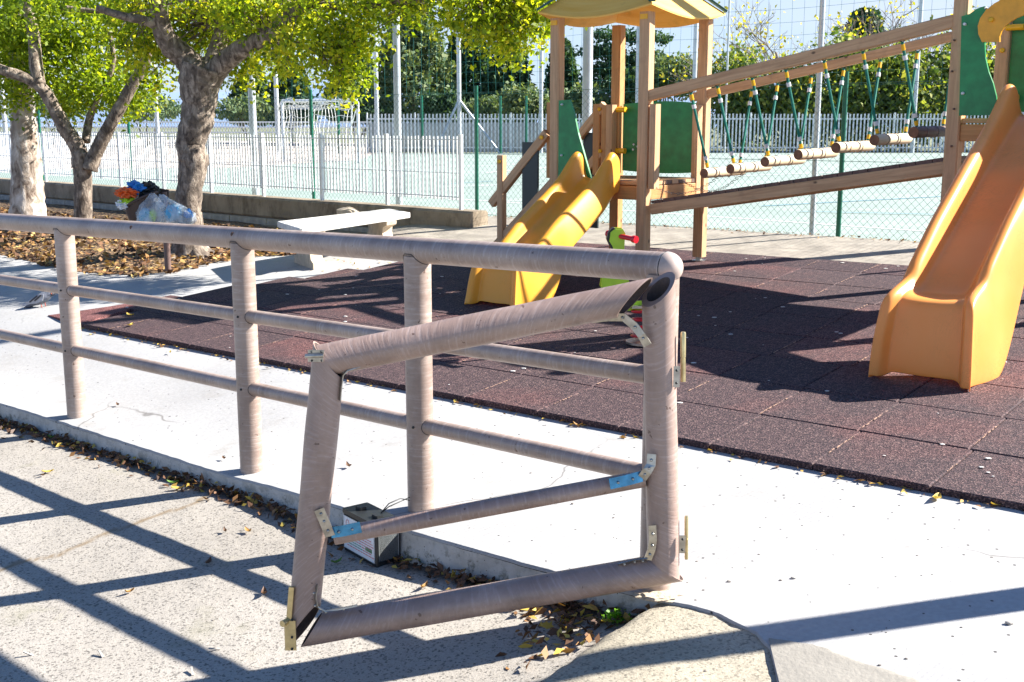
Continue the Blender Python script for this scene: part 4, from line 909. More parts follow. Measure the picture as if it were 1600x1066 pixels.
# loose chain below the platform
mb = MB(); a = on_side(0, 1012, 288); b_ = on_side(0, 1130, 272)
for side in (0, 1):
    aa = a + TUv * .5 * side; bb = b_ + TUv * .3 * side; nl = 26
    for q in range(nl):
        c = aa.lerp(bb, q / nl) - Z1 * .10 * math.sin(math.pi * q / nl); mb.tube([c + Bd * .013 * math.cos(w_) + (Z1 if q % 2 else TUv) * .007 * math.sin(w_) for w_ in frange(0, 2 * math.pi, 7)], .002, 4, False)
obj('loose_chain', mb, M['chain'], br, True)

# ------------------------------------------------------------------ slides
def slide(name, label, top, zp, length, mat, W=.50, inc=.62, foot=.34, hump=.17, wallh=.10):
    D = -TUv; zg = gz(top + D * length)
    H = zp - zg; zf = zg + foot
    root = thing(name, label, 'slide', Vector((top.x, top.y, zg)) + D * length)
    st_ = []  # (d, z_bed, lip height, skirt bottom z, half-width outer)
    n = 16; d_end = length - .30
    for i in range(n + 1):
        q = i / n; d = q * d_end
        if d < .06: z = zp + .01
        else:
            k = (d - .06) / (d_end - .06); z = zp + .01 + (zf - zp) * (k - .05 * math.sin(2 * math.pi * k) * .7); z = zp + .01 + (zf - zp) * (k ** 1.04)
        lip = wallh + (hump - wallh) * math.exp(-((d - .04) / .16) ** 2) if d > .02 else hump * .75
        lip *= 1 - .18 * ss(.8, 1, q)
        sk = max(zg, z - .10) if q < .72 else zg + (z - .10 - zg) * (1 - ss(.72, 1.0, q))
        st_.append((d, z, lip, sk, W / 2))
    for j, (dd, zz, lip, wd) in enumerate(((.05, -.012, .075, 0), (.12, -.016, .055, .004), (.17, -.020, .030, .008), (.20, -.032, .012, .012), (.215, -.055, .003, .016), (.235, -.16, .004, .024), (.25, -.26, .004, .030))):
        st_.append((d_end + dd, zf + zz, lip, zg, W / 2 + wd))
    st_.append((d_end + .258, zg + .030, -.022, zg + .002, W / 2 + .034))
    vs = []; m_ = 0
    for (d, z, lip, sk, hw) in st_:
        t_ = .035; q = top + D * d
        inc_ = max(0, min(1, lip / .05))
        fl = .065 * (1 - ss(d_end + .02, d_end + .22, d)) * ss(.0, .35, d)
        prof = [(-hw - fl, sk), (-hw - fl * .5, sk + (z + lip - sk) * .5), (-hw + .000, z + lip - .034 * inc_), (-hw + .018, z + lip - .004 * inc_), (-hw + .046, z + lip - .002), (-hw + .066, z + lip - .028 * inc_), (-hw + .078, z + lip * .35), (-hw + .094, z + .010 * inc_), (-hw + .125, z)]
        prof += [(0, z - .004)] + [(-x, y) for x, y in prof[::-1]]; m_ = len(prof)
        if d > d_end + .2:   # front face leans: the sides follow the bed edge in d
            pass
        for x, y in prof:
            e_ = (.06 * ss(.06, .20, d - d_end) if abs(x) > hw - .06 else 0) + (.05 * (1 - ss(0, hw, abs(x))) * 0)
            p = q - TVv * x + D * e_; vs.append(Vector((p.x, p.y, y)))
    # skirts stay put under the bed on the run-out front
    nst = len(st_); fs = [[i * m_ + k, i * m_ + k + 1, (i + 1) * m_ + k + 1, (i + 1) * m_ + k] for i in range(nst - 1) for k in range(m_ - 1)]
    mb = MB(); mb.add(vs, fs); o = obj('chute', mb, M[mat], root, True)
    so_ = o.modifiers.new('solid', 'SOLIDIFY'); so_.thickness = .008; so_.offset = 0
    su = o.modifiers.new('sub', 'SUBSURF'); su.levels = 2; su.render_levels = 2
    return root
tp1 = TP(F1, 0, .5, 0) - TUv * .03; tp1 = tp1 - TVv * .02
s1 = slide('slide', 'small yellow slide coming down from the roofed play tower', tp1, PL1, 1.24, 'slide_y', .385, foot=.30, hump=.22, wallh=.13)
tp2 = TP(F2, 0, -.5, 0) - TUv * .03 - TVv * .105
s2 = slide('slide', 'big orange slide at the right edge of the mat in full sun', tp2, PL2, 1.67, 'slide_o', .425, foot=.42, hump=.22, wallh=.15)

# ================================================================== SPRING RIDER
c = hit(1010, 536, lambda x, y: GC + GA * x + GB * y, MZ); Yr = c.y
rider = thing('spring_rider', 'lime green spring rider with red handles standing behind the railing', 'spring rider', c)
def rp_(px, py, dy=0): return V(px, py, Yr - .0) + Vector((0, dy, 0))
mb = MB(); turns = 4; pts = []
for i in range(turns * 20 + 1): q = 2 * math.pi * i / 20; pts.append(c + Vector((.085 * math.cos(q), .085 * math.sin(q), .02 + i / (turns * 20) * .19)))
mb.tube(pts, .009, 8); obj('spring', mb, M['red'], rider, True)
mb = MB(); mb.tube([c, c + Z1 * .012], .12, 24); obj('base_plate', mb, M['steel'], rider, 'auto')
for dy in (-.05, .05):
    mb = MB(); mb.prism([rp_(a, b_, dy) for a, b_ in [(953, 362), (960, 357), (972, 357), (976, 364), (975, 372), (974, 392), (975, 420), (980, 432), (988, 462), (988, 476), (980, 482), (950, 468), (938, 448), (941, 428), (954, 415), (960, 392), (955, 382), (951, 376)]], Vector((0, .014, 0))); obj('side_board', mb, M['lime'], rider)
mb = MB(); mb.prism([rp_(a, b_, -.032) for a, b_ in [(950, 362), (957, 355), (962, 357), (956, 392), (950, 380), (947, 373)]], Vector((0, .06, 0))); obj('edge_strip', mb, M['dark'], rider)
mb = MB(); a = rp_(950, 366, -.06 + .10); b_ = rp_(990, 371, -.14); mb.tube([a, a.lerp(b_, .08), a.lerp(b_, .1), a.lerp(b_, .88), a.lerp(b_, .9), b_], [.019, .019, .014, .014, .021, .021], 14); obj('handle', mb, M['red'], rider, 'auto')
mb = MB(); mb.box(rp_(1026, 468), .10, .12, .02); obj('seat', mb, M['dark'], rider); mb = MB(); mb.prism([rp_(a, b_, .0) for a, b_ in [(978, 472), (1045, 468), (1050, 476), (1040, 486), (980, 486)]], Vector((0, .02, 0))); obj('seat_board', mb, M['lime'], rider)
mb = MB(); a = rp_(975, 470); mb.tube([a + Vector((0, -.15, 0)), a + Vector((0, .15, 0))], .012, 10); obj('foot_rest', mb, M['red'], rider, 'auto')
mb = MB(); mb.box(c + Z1 * .215, .2, .09, .014); obj('top_plate', mb, M['steel'], rider)

# ================================================================== RETAINING WALL, WHITE BAR FENCE, CHAIN LINK
ZW = -.862
wall = thing('retaining_wall', 'low stained concrete retaining wall behind the trees carrying the white bar fence', 'wall', (W0.x, W0.y, -1.1))
mb = MB(); wt = .26; WNv = Vector((.6765, .7365, 0))
mb.beam(W0 + WNv * wt / 2 + Z1 * (ZW - .125), W0 + WD * 24 + WNv * wt / 2 + Z1 * (ZW - .125), wt, .25); obj('wall_cap', mb, M['wall'], wall)
bw = .40; bh = .17
bm0 = None
for r in range(3):
    zc = ZW - .25 - bh * (r + .5)
    for k in range(58):
        t0 = .95 + k * bw + (bw / 2 if r % 2 else 0)
        c = W0 + WD * t0 + WNv * (wt / 2 + .012) + Z1 * zc
        if bm0 is None:
            mb = MB(); mb.beam(c - WD * (bw / 2 - .006), c + WD * (bw / 2 - .006), wt - .01, bh - .012); bm0 = obj('block', mb, M['block'], wall); me0 = bm0.data
            for v in me0.vertices: v.co -= (c - wall.location)
            bm0.location = c - wall.location
        else:
            o = bm0.copy(); C.objects.link(o); o.location = c - wall.location + WNv * random.uniform(-.004, .004)
mb = MB(); mb.beam(W0 + WD * .9 + WNv * (wt / 2 + .03) + Z1 * (ZW - .52), W0 + WD * 24 + WNv * (wt / 2 + .03) + Z1 * (ZW - .52), wt - .02, .52); obj('mortar_core', mb, M['stone2'], wall)
mb = MB(); mb.beam(W0 + WD * .5 + WNv * (-.05) + Z1 * (ZW - .36), W0 + WD * 5.2 + WNv * (-.05) + Z1 * (ZW - .42), .16, .12); obj('wall_footing', mb, M['wall'], wall)
# white bar fence on the wall
WFt = -.105
def wf(t, z): p = W0 + WD * t + WNv * .13; return Vector((p.x, p.y, z))
wfence = thing('bar_fence', 'white upright bar fence standing on the concrete retaining wall', 'fence', wf(.25, ZW))
b0 = None; t = .32; k = 0
while k < 240:
    c = wf(t, (ZW + .10 + WFt) / 2)
    if b0 is None:
        mb = MB(); mb.beam(c - Z1 * .33, c + Z1 * .33, .018, .010, up=WNv); b0 = obj('bar', mb, M['white'], wfence)
        for v in b0.data.vertices: v.co -= (c - wfence.location)
        b0.location = c - wfence.location
    elif (k % 24) != 0:
        o = b0.copy(); C.objects.link(o); o.location = c - wfence.location + Vector((0, 0, random.uniform(-.005, .005))); o.rotation_euler = (random.gauss(0, .006), random.gauss(0, .008), random.gauss(0, .15))
    t += .058; k += 1
for k in range(14):
    p = wf(.26 + k * 1.16, 0); mb = MB(); mb.beam(Vector((p.x, p.y, ZW)), Vector((p.x, p.y, WFt + .02)), .038, .038, up=WNv); obj('fence_post', mb, M['white'] if k < 4 else M['wbar'], wfence)
for z in (ZW + .13, WFt - .035, (ZW + WFt) / 2):
    mb = MB(); mb.beam(wf(.26, z) - WNv * .012, wf(15.5, z) - WNv * .012, .008, .012 if z > -.3 or z < -.6 else .008); obj('cross_wire', mb, M['wbar'], wfence)
# green chain-link fence along the court
def cf(t, z): p = CH0 + CHD * t; return Vector((p.x, p.y, z))
cl = thing('chain_link_fence', 'green chain link fence with round posts along the near edge of the court', 'fence', cf(0, -.97))
ZT = .40
def post_t(px): # parameter on the fence line under a pixel column
    r = ray(px, 300); d = Vector((r.x, r.y)); n_ = Vector((-CHD.y, CHD.x)); q = n_.dot(Vector((CH0.x, CH0.y))) / n_.dot(d); p = d * q; return (p - Vector((CH0.x, CH0.y))).dot(Vector((CHD.x, CHD.y)))
for px, top_ in ((1313, 112), (745, 134), (490, 140), (308, 160), (207, 168), (69, 172), (1790, 90)):
    t = post_t(px); p = cf(t, 0); zt = V(px, top_, p.y).z; mb = MB(); mb.tube([cf(t, -1.06), cf(t, zt)], .021, 14); obj('fence_post', mb, M['gpost'], cl, 'auto')
tA, tB = post_t(1900), post_t(-200); zb, zt = -.98, .36; pitch = .068; hgt = zt - zb
def wires(t0, t1, pitch, rw):
    vs = []; fs = []; n_ = 0; t = t0 - hgt
    seg = 1
    while t < t1 + hgt:
        for sg in (1, -1):
            a_t, b_t = t, t + sg * hgt; za, zb2 = zb, zt
            lo_, hi_ = min(a_t, b_t), max(a_t, b_t)
            if hi_ < t0 or lo_ > t1: continue
            a = cf(a_t, za); b_ = cf(b_t, zb2)
            if a_t < t0 or a_t > t1 or b_t < t0 or b_t > t1:
                def clip(q): return max(t0, min(t1, q))
                k0 = (clip(a_t) - a_t) / (b_t - a_t); k1 = 1 - (b_t - clip(b_t)) / (b_t - a_t); a, b_ = a.lerp(b_, k0), a.lerp(b_, k1)
            d = (b_ - a).normalized(); x = CHN; y = d.cross(x); o = len(vs); off = CHN * (.0015 * sg)
            for p in (a, b_):
                for q in range(3): w_ = 2 * math.pi * q / 3; vs.append(p + off + (x * math.cos(w_) + y * math.sin(w_)) * rw)
            fs += [[o + i, o + (i + 1) % 3, o + 3 + (i + 1) % 3, o + 3 + i] for i in range(3)]
        t += pitch
    mb = MB(); mb.add(vs, fs); return mb
m_ = wires(tA, tB, pitch, .0014); o = obj('wire_mesh', m_, M['wire'], cl); o['kind'] = 'stuff'
for z in (zt, zb + .02, -.3):
    mb = MB(); mb.tube([cf(tA, z), cf(tB, z)], .0022, 5, False); obj('tension_wire', mb, M['wire'], cl)

# tall poles with the ball-stop net over the chain link
poles = [(388, .050, 0), (612, .042, 0), (905, .052, 0), (1262, .025, 0), (1575, .085, 0)]
ords = ['tall grey pole at the near edge of the court, just right of the big trunk', 'tall grey steel pole right of the white goal at the near edge of the court', 'thick grey steel pole seen through the small play tower', 'thin tall grey steel pole behind the hanging logs', 'thick pale pole behind the taller play tower at the right edge']
for (px, rr, _), lb in zip(poles, ords):
    t = post_t(px); p = cf(t, -1.05) + CHN * .12; mb = MB(); mb.tube([p, p + Z1 * 2.5, p + Z1 * 6.2], [rr, rr, rr * .8], 16); tag(obj('net_pole', mb, M['galv'], None, 'auto', loc=tuple(p)), lb, 'pole', 'poles of the ball stop net')
nets = thing('ball_stop_net', 'teal square mesh net hung high above the chain link fence', 'net', cf(0, .36))
vs = []; fs = []; t0, t1, z0, z1, cell = post_t(1640), post_t(440), .34, 2.35, .115
def npnt(t, z):
    p = cf(t, z) + CHN * (.10 + .03 * mnoise.noise((t * .8, z * .8, 0))); q = .035 * mnoise.noise((t * .9, z * .9, 7)); return Vector((p.x + CHD.x * q, p.y + CHD.y * q, z + .03 * mnoise.noise((t * .7, z * 1.1, 3))))
def addwire(pts, rw):
    o = len(vs)
    for i, p in enumerate(pts):
        d = (pts[min(i + 1, len(pts) - 1)] - pts[max(0, i - 1)]).normalized(); y = d.cross(CHN)
        for q in range(3): w_ = 2 * math.pi * q / 3; vs.append(p + (CHN * math.cos(w_) + y * math.sin(w_)) * rw)
    for i in range(len(pts) - 1): fs.extend([[o + 3 * i + k, o + 3 * i + (k + 1) % 3, o + 3 * i + 3 + (k + 1) % 3, o + 3 * i + 3 + k] for k in range(3)])
t = t0
while t < t1: addwire([npnt(t, z) for z in frange(z0, z1, 12)], .0013); t += cell
z = z0
while z < z1: addwire([npnt(q, z) for q in frange(t0, t1, 60)], .0013); z += cell
mb = MB(); mb.add(vs, fs); o = obj('net_mesh', mb, M['net'], nets); o['kind'] = 'stuff'

# ================================================================== FAR SIDE OF THE COURT
YF = 46.5
goal = thing('goal', 'white small football goal with torn net on the far side of the court', 'goal', atz(561, 255, ZC))
gr = atz(561, 255, ZC); gl_ = Vector((V(438, 200, gr.y + .4).x, gr.y + .8, ZC)); gh = V(561, 157, gr.y).z - ZC
mb = MB(); mb.tube([gr, gr + Z1 * gh], .045, 10); mb.tube([gr + Z1 * gh, Vector((gl_.x, gl_.y, ZC + gh))], .045, 10); mb.tube([gl_, gl_ + Z1 * gh], .045, 10); obj('goal_frame', mb, M['white'], goal, 'auto')
mb = MB(); bd = Vector((-.35, 1.0, 0))
for e in (gr, gl_): mb.tube([e + Z1 * gh, e + bd * .75 + Z1 * (gh - .15), e + bd * 1.3], .022, 6)
mb.tube([gr + bd * 1.3, gl_ + bd * 1.3], .022, 6); mb.tube([gr + Z1 * gh * .95, gr + Z1 * gh * .6 + bd * .9], .018, 6); obj('net_stay', mb, M['white'], goal)
mb = MB(); nU, nV = 22, 14
def gn(u, v):
    b_ = gr.lerp(gl_, u); sag = .25 * math.sin(math.pi * u * 2.2 + v) * math.sin(math.pi * v); a = b_ + Z1 * gh; m2 = b_ + bd * .75 + Z1 * (gh - .2); e = b_ + bd * 1.3 + Z1 * .05
    p = a.lerp(m2, v * 2) if v < .5 else m2.lerp(e, v * 2 - 1)
    return p + Vector((.1 * mnoise.noise((u * 6, v * 6, 1)), .2 * sag, .22 * mnoise.noise((u * 5, v * 5, 4)) - .15 * abs(sag)))
for i in range(nU + 1):
    if random.random() < .12: continue
    mb.tube([gn(i / nU, j / nV) for j in range(nV + 1)], .011, 3, False)
for j in range(nV + 1):
    if random.random() < .12: continue
    mb.tube([gn(i / nU, j / nV) for i in range(nU + 1)], .011, 3, False)
o = obj('goal_net', mb, M['gnet'], goal); o['kind'] = 'stuff'
# palisade at the back
pal = thing('palisade_fence', 'pale grey palisade fence along the far edge of the court', 'fence', (V(580, 200, YF).x, YF, ZC))
xa, xb = V(574, 200, YF).x, V(1700, 200, YF).x; ztp = V(1000, 178, YF).z
mb = MB(); x = xa
while x < xb: mb.beam((x, YF, ZC), (x, YF, ztp + random.uniform(-.01, .01)), .062, .02, up=Vector((0, 1, 0)), bev=.003); x += .145
o = obj('slat', mb, M['wbar'], pal); o['kind'] = 'stuff'
mb = MB()
for z in (ZC + .2, ztp - .2): mb.beam((xa, YF + .03, z), (xb, YF + .03, z), .03, .05)
obj('cross_rail', mb, M['wbar'], pal)
mb = MB(); x = xa
for k in range(16): mb = MB(); mb.beam((xa + k * 1.9, YF - .03, ZC), (xa + k * 1.9, YF - .03, ztp + .05), .06, .06, up=Vector((0, 1, 0))); obj('fence_post', mb, M['white'], pal)
mb = MB(); mb.beam((xa, YF + .4, ZC + .6), (V(1035, 200, YF).x, YF + .4, ZC + .6), .02, .9 * 1.3); 
pl = obj('privacy_screen', mb, plain('pale_screen', (.33, .35, .35), .8, 0, .25, 1.5), pal)
# low railing further left
fr = thing('mesh_railing', 'low grey mesh railing far behind the goal on the left', 'railing', (V(200, 208, 50).x, 50, ZC))
mb = MB(); xa2, xb2 = V(-60, 200, 50).x, V(578, 200, 50).x; x = xa2
while x < xb2: mb.beam((x, 50, ZC + .1), (x, 50, V(200, 190, 50).z), .03, .02); x += .13
o = obj('bar', mb, M['wbar'], fr); o['kind'] = 'stuff'
mb = MB()
for z in (V(200, 191, 50).z, V(200, 199, 50).z, V(200, 207, 50).z): mb.beam((xa2, 50, z), (xb2, 50, z), .04, .06)
obj('cross_rail', mb, M['wbar'], fr)
# tall poles on the far side
farp = [(11, 240, 130, .11, 'pale far pole beside the pale tree trunk at the left edge'), (248, 206, 60, .10, 'pale far pole between the forked tree and the big trunk'), (435, 236, 60, .11, 'far pole just left of the white goal'), (590, 238, 20, .11, 'far pole just right of the white goal'), (718, 238, 0, .11, 'far pole braced by two slanting struts'), (845, 238, 0, .10, 'far pole just left of the small play tower'), (995, 238, 0, .13, 'far pole behind the middle of the small play tower'), (1082, 238, 0, .11, 'far pole behind the right posts of the small play tower'), (1425, 238, 0, .10, 'far pole behind the top of the log bridge'), (1132, 238, 0, .05, 'thin far pole right of the small play tower')]
for px, pb_, pt_, rr, lb in farp:
    Y = YF - .5; p = V(px, 238, Y); p.z = ZC; r_ = rr * .8
    if px == 718:
        root = thing('braced_pole', lb, 'pole', p, 'far poles'); mb = MB(); mb.tube([p, p + Z1 * 8], r_, 10); obj('pole', mb, M['galv'], root, 'auto')
        for dx in (-.95, 1.6):
            mb = MB(); top = Vector((p.x, p.y, V(718, 156, Y).z)); mb.tube([top, Vector((p.x + dx, p.y - .5, ZC))], .05, 8); obj('strut', mb, M['galv'], root, 'auto')
    else:
        mb = MB(); mb.tube([p, p + Z1 * (8 if px != 845 else 7)], r_, 10); tag(obj('net_pole', mb, M['galv'], None, 'auto', loc=tuple(p)), lb, 'pole', 'far poles')
for px, lb in ((530, 'green far fence post behind the goal'), (660, 'green far fence post left of the braced pole'), (782, 'green far fence post left of the small play tower'), (822, 'green far fence post beside the play tower stairs')):
    p = V(px, 238, 45.5); p.z = ZC; mb = MB(); mb.tube([p, p + Z1 * (V(px, 150, 45.5).z - ZC)], .05, 8); tag(obj('fence_post', mb, M['gpost'], None, 'auto', loc=tuple(p)), lb, 'post', 'green far fence posts')
# street lamp beyond
p = V(455, 190, 70); p.z = ZC; lampr = thing('street_lamp', 'small white street lamp seen through the goal net', 'street lamp', p)
mb = MB(); zt_ = V(455, 169, 70).z; mb.tube([p, Vector((p.x, p.y, zt_))], .06, 8); obj('pole', mb, M['galv'], lampr); mb = MB(); mb.box((p.x + .9, p.y, zt_ + .05), 2.0, .4, .25); obj('lamp_head', mb, M['white'], lampr)

# ================================================================== FOLIAGE TOOLS
def leaf_obj(name, cen, size, mat, parent=None, loc=None, aspect=.6, rnd=None, flat=0, six=False):
    """one mesh of many separate bent leaves (pointed kites with a fold)"""
    n = len(cen); cen = np.asarray(cen, float)
    a = RNG.normal(size=(n, 3)); a[:, 2] -= .35; a[:, 2] *= (1 - flat); a /= np.linalg.norm(a, axis=1)[:, None]
    b = RNG.normal(size=(n, 3)); b[:, 2] *= (1 - flat); b -= a * (a * b).sum(1)[:, None]; b /= np.linalg.norm(b, axis=1)[:, None]; c = np.cross(a, b)
    sz = (size * RNG.uniform(.6, 1.25, n))[:, None] if np.isscalar(size) else size[:, None]
    v = np.stack([cen - a * sz * .5, cen + b * sz * .5 * aspect + c * sz * .12, cen + a * sz * .5, cen - b * sz * .5 * aspect + c * sz * .12], 1).reshape(-1, 3)
    off = base_of(parent) if parent else Vector(loc or (0, 0, 0)); v -= np.array(off)
    me = bpy.data.meshes.new(name); me.vertices.add(4 * n); me.vertices.foreach_set('co', v.ravel())
    me.loops.add(4 * n); me.loops.foreach_set('vertex_index', np.arange(4 * n, dtype=np.int32))
    me.polygons.add(n); me.polygons.foreach_set('loop_start', np.arange(0, 4 * n, 4, dtype=np.int32)); me.polygons.foreach_set('loop_total', np.full(n, 4, dtype=np.int32))
    me.update(calc_edges=True)
    at = me.attributes.new('rnd', 'FLOAT', 'POINT'); q = RNG.uniform(0, 1, n) if rnd is None else np.clip(rnd, 0, 1); at.data.foreach_set('value', np.repeat(q, 4))
    me.materials.append(mat); o = bpy.data.objects.new(name, me); C.objects.link(o)
    if parent: o.parent = parent
    elif loc: o.location = loc
    return o
def clusters(shapes, per, rad, keep=None):
    """shapes: (centre, (rx,ry,rz), number of clusters). returns leaf centres and a tone per leaf"""
    P = []; T = []; CC = []
    for c, r, n in shapes:
        d = RNG.normal(size=(n, 3)); d /= np.linalg.norm(d, axis=1)[:, None]; q = RNG.uniform(.25, 1, n) ** (1 / 2.2)
        cc = np.array(c) + d * q[:, None] * np.array(r); CC.append(cc); tone = RNG.uniform(0, 1, n)
        k = RNG.poisson(per, n)
        for i in range(n):
            m = k[i]; P.append(cc[i] + RNG.normal(size=(m, 3)) * rad * np.array((1, 1, .8))); T.append(np.full(m, tone[i]) * .6 + RNG.uniform(0, .4, m))
    return np.concatenate(P), np.concatenate(T), np.concatenate(CC)
def limb(mb, pts, r0, r1, n=14, jit=.12):
    # smooth through the points
    P = [Vector(p) for p in pts]; out = []
    for i in range(len(P) - 1):
        a, b_, c_, d_ = P[max(0, i - 1)], P[i], P[i + 1], P[min(len(P) - 1, i + 2)]
        for k in range(8):
            t = k / 8; out.append(.5 * ((2 * b_) + (c_ - a) * t + (2 * a - 5 * b_ + 4 * c_ - d_) * t * t + (3 * b_ - a - 3 * c_ + d_) * t ** 3))
    out.append(P[-1]); m = len(out); rs = [r0 + (r1 - r0) * (i / (m - 1)) ** .8 for i in range(m)]
    mb.tube(out, rs, n, True, jit)
    return out

# ================================================================== THE THREE TREES BY THE WALL
def tr(px, py, Y, dy=0): return V(px, py, Y + dy)
# big tree
Y3 = 10.9; b3 = hit(297, 402); Y3 = b3.y
t3 = thing('broadleaf_tree', 'big tree with a thick knotty grey trunk and bright yellow-green crown behind the bin', 'tree', b3)
mb = MB(); base = Vector((b3.x, b3.y, b3.z - .05))
pts = [(298, 405), (294, 380), (292, 330), (297, 290), (303, 250), (296, 225), (308, 190), (311, 160), (311, 130), (318, 105)]
rs = [34, 26, 22, 19, 23, 21, 25, 26, 31, 36]; PP = [tr(a, b_, Y3) for a, b_ in pts]; rr = [r * Y3 / 1800 for r in rs]
# resample
def resamp(P, r, n):
    out = []; ro = []
    for i in range(n + 1):
        q = i / n * (len(P) - 1); k = min(int(q), len(P) - 2); f_ = q - k; f_ = f_ * f_ * (3 - 2 * f_) * .5 + f_ * .5; out.append(P[k].lerp(P[k + 1], f_)); ro.append(r[k] + (r[k + 1] - r[k]) * f_)
    return out, ro
o_, r_ = resamp(PP, rr, 60); mb.tube(o_, r_, 30, True, .10)
limb(mb, [tr(312, 118, Y3), tr(290, 92, Y3), tr(265, 68, Y3, -.1), tr(252, 40, Y3, -.2), tr(248, 5, Y3, -.3), tr(238, -50, Y3, -.4)], .145, .06)
limb(mb, [tr(320, 120, Y3), tr(335, 95, Y3, .1), tr(345, 60, Y3, .2), tr(352, 30, Y3, .3), tr(340, -40, Y3, .5)], .12, .06)
limb(mb, [tr(322, 125, Y3), tr(352, 96, Y3, -.1), tr(385, 72, Y3, -.3), tr(420, 55, Y3, -.5), tr(470, 10, Y3, -.8), tr(540, -30, Y3, -1)], .12, .045)
limb(mb, [tr(262, 50, Y3, -.1), tr(232, 34, Y3, -.3), tr(195, 26, Y3, -.4), tr(150, 12, Y3, -.5)], .055, .03)
for k in range(5):
    a = k * 1.26 + .3; limb(mb, [base + Vector((.08 * math.cos(a), .08 * math.sin(a), .16)), base + Vector((.2 * math.cos(a), .2 * math.sin(a), .07)), base + Vector((.36 * math.cos(a), .36 * math.sin(a), .02))], .07, .03, 8)
limb(mb, [tr(345, 40, Y3, .2), tr(400, -10, Y3, 0), tr(520, 10, Y3, -.6), tr(640, 0, Y3, -1.0), tr(760, -10, Y3, -1.2)], .06, .02)
limb(mb, [tr(420, 55, Y3, -.5), tr(470, 70, Y3, -.6), tr(520, 90, Y3, -.6)], .035, .01, 8)
obj('trunk', mb, M['bark'], t3, True)
# crown clusters from the photograph: (px, py, rx px, ry px, depth offset, depth radius, number)
def shp(L, Y): return [(tuple(tr(px, py, Y, dy)), (rx * Y / 1800, dr, ry * Y / 1800), n) for px, py, rx, ry, dy, dr, n in L]
c3 = shp([(250, 0, 80, 40, .1, .6, 80), (200, 60, 30, 40, .4, .4, 30), (300, 55, 40, 50, .8, .5, 55), (340, 25, 60, 50, .8, .5, 70), (420, 10, 85, 60, .1, .8, 150), (405, 85, 45, 50, .4, .4, 60), (375, 20, 30, 25, -.6, .2, 22), (500, 25, 80, 55, -.6, .7, 130), (535, 85, 42, 50, -.6, .3, 55), (545, 135, 22, 22, -.6, .15, 13), (460, 85, 45, 30, -.5, .4, 34), (598, 2, 55, 32, -.8, .6, 50), (585, 55, 18, 14, -.8, .2, 6),
          (690, -25, 60, 30, -1.0, .5, 45), (745, 22, 52, 38, -1.1, .5, 95), (805, 32, 45, 38, -1.2, .45, 85), (850, -5, 45, 30, -1.2, .5, 45), (790, 78, 22, 14, -1.1, .2, 11), (355, 118, 28, 18, .3, .3, 9), (240, 100, 35, 45, .6, .4, 30), (640, 0, 40, 20, -.9, .4, 22),
          (380, -130, 300, 70, .4, 1.2, 90), (700, -110, 160, 50, -1, .8, 30)], Y3)
P_, T_, CC = clusters(c3, 24, .10); o = leaf_obj('crown', P_, .055, M['leaf'], t3, rnd=T_, aspect=.62)
mb = MB()
ctr = [tr(470, 10, Y3, -.8), tr(640, 0, Y3, -1.0), tr(760, -10, Y3, -1.2), tr(345, 30, Y3, .2), tr(250, 10, Y3, -.3), tr(520, 90, Y3, -.6), tr(420, 55, Y3, -.5)]
for c in CC[::3]:
    c = Vector(c); s_ = min(ctr, key=lambda q: (q - c).length)
    if (s_ - c).length < 1.3: mid = s_.lerp(c, .5) + Vector((random.uniform(-.08, .08), random.uniform(-.08, .08), random.uniform(.0, .1))); mb.tube([s_, mid, c], [.010, .007, .003], 4, False)
obj('twigs', mb, M['bark'], t3)['kind'] = 'stuff'
# forked tree
b2 = hit(130, 362); Y2 = 12.6; b2 = tr(130, 362, Y2); b2.z = bed_z(b2.x, b2.y)
t2_ = thing('broadleaf_tree', 'forked tree with two slender leaning stems and a darker green crown', 'tree', b2)
mb = MB(); o_, r_ = resamp([tr(129, 375, Y2), tr(130, 330, Y2), tr(130, 290, Y2), tr(128, 250, Y2), tr(127, 238, Y2)], [x * Y2 / 1800 for x in (15, 13.5, 13.5, 14, 14)], 30); mb.tube(o_, r_, 20, True, .09)
limb(mb, [tr(126, 262, Y2), tr(122, 232, Y2), tr(100, 198, Y2, -.05), tr(80, 160, Y2, -.1), tr(62, 135, Y2, -.15), tr(30, 118, Y2, -.2), tr(-30, 100, Y2, -.3)], .098, .05)
limb(mb, [tr(140, 265, Y2, -.05), tr(150, 238, Y2, -.05), tr(175, 190, Y2, -.1), tr(203, 140, Y2, -.1), tr(230, 88, Y2, -.1), tr(232, 50, Y2, -.1), tr(240, 0, Y2, -.1)], .085, .045)
limb(mb, [tr(134, 222, Y2, .1), tr(140, 185, Y2, .2), tr(158, 140, Y2, .2), tr(177, 100, Y2, .2), tr(172, 50, Y2, .2)], .05, .022, 10)
limb(mb, [tr(60, 132, Y2, -.15), tr(55, 90, Y2, -.1), tr(52, 50, Y2, 0), tr(40, 0, Y2, 0), tr(30, -50, Y2, 0)], .075, .05)
limb(mb, [tr(95, 12, Y2), tr(150, 18, Y2), tr(200, 25, Y2)], .03, .02, 8)
obj('trunk', mb, M['bark'], t2_, True)
c2 = shp([(30, 30, 80, 60, .6, .6, 130), (110, 35, 80, 60, .7, .6, 150), (180, 60, 60, 65, .7, .5, 85), (90, 105, 65, 50, .6, .5, 95), (20, 95, 45, 50, .6, .5, 60), (60, 20, 70, 40, -.4, .3, 40), (150, 130, 30, 30, .3, .4, 36), (190, 150, 32, 40, .3, .4, 48), (108, 160, 30, 22, .2, .3, 26), (230, 140, 22, 26, .3, .3, 18),
          (80, -110, 200, 70, .4, 1.2, 90), (15, 155, 22, 22, .3, .3, 18)], Y2)
P_, T_, CC = clusters(c2, 22, .11); leaf_obj('crown', P_, .060, M['leaf'], t2_, rnd=T_ * .8, aspect=.62)
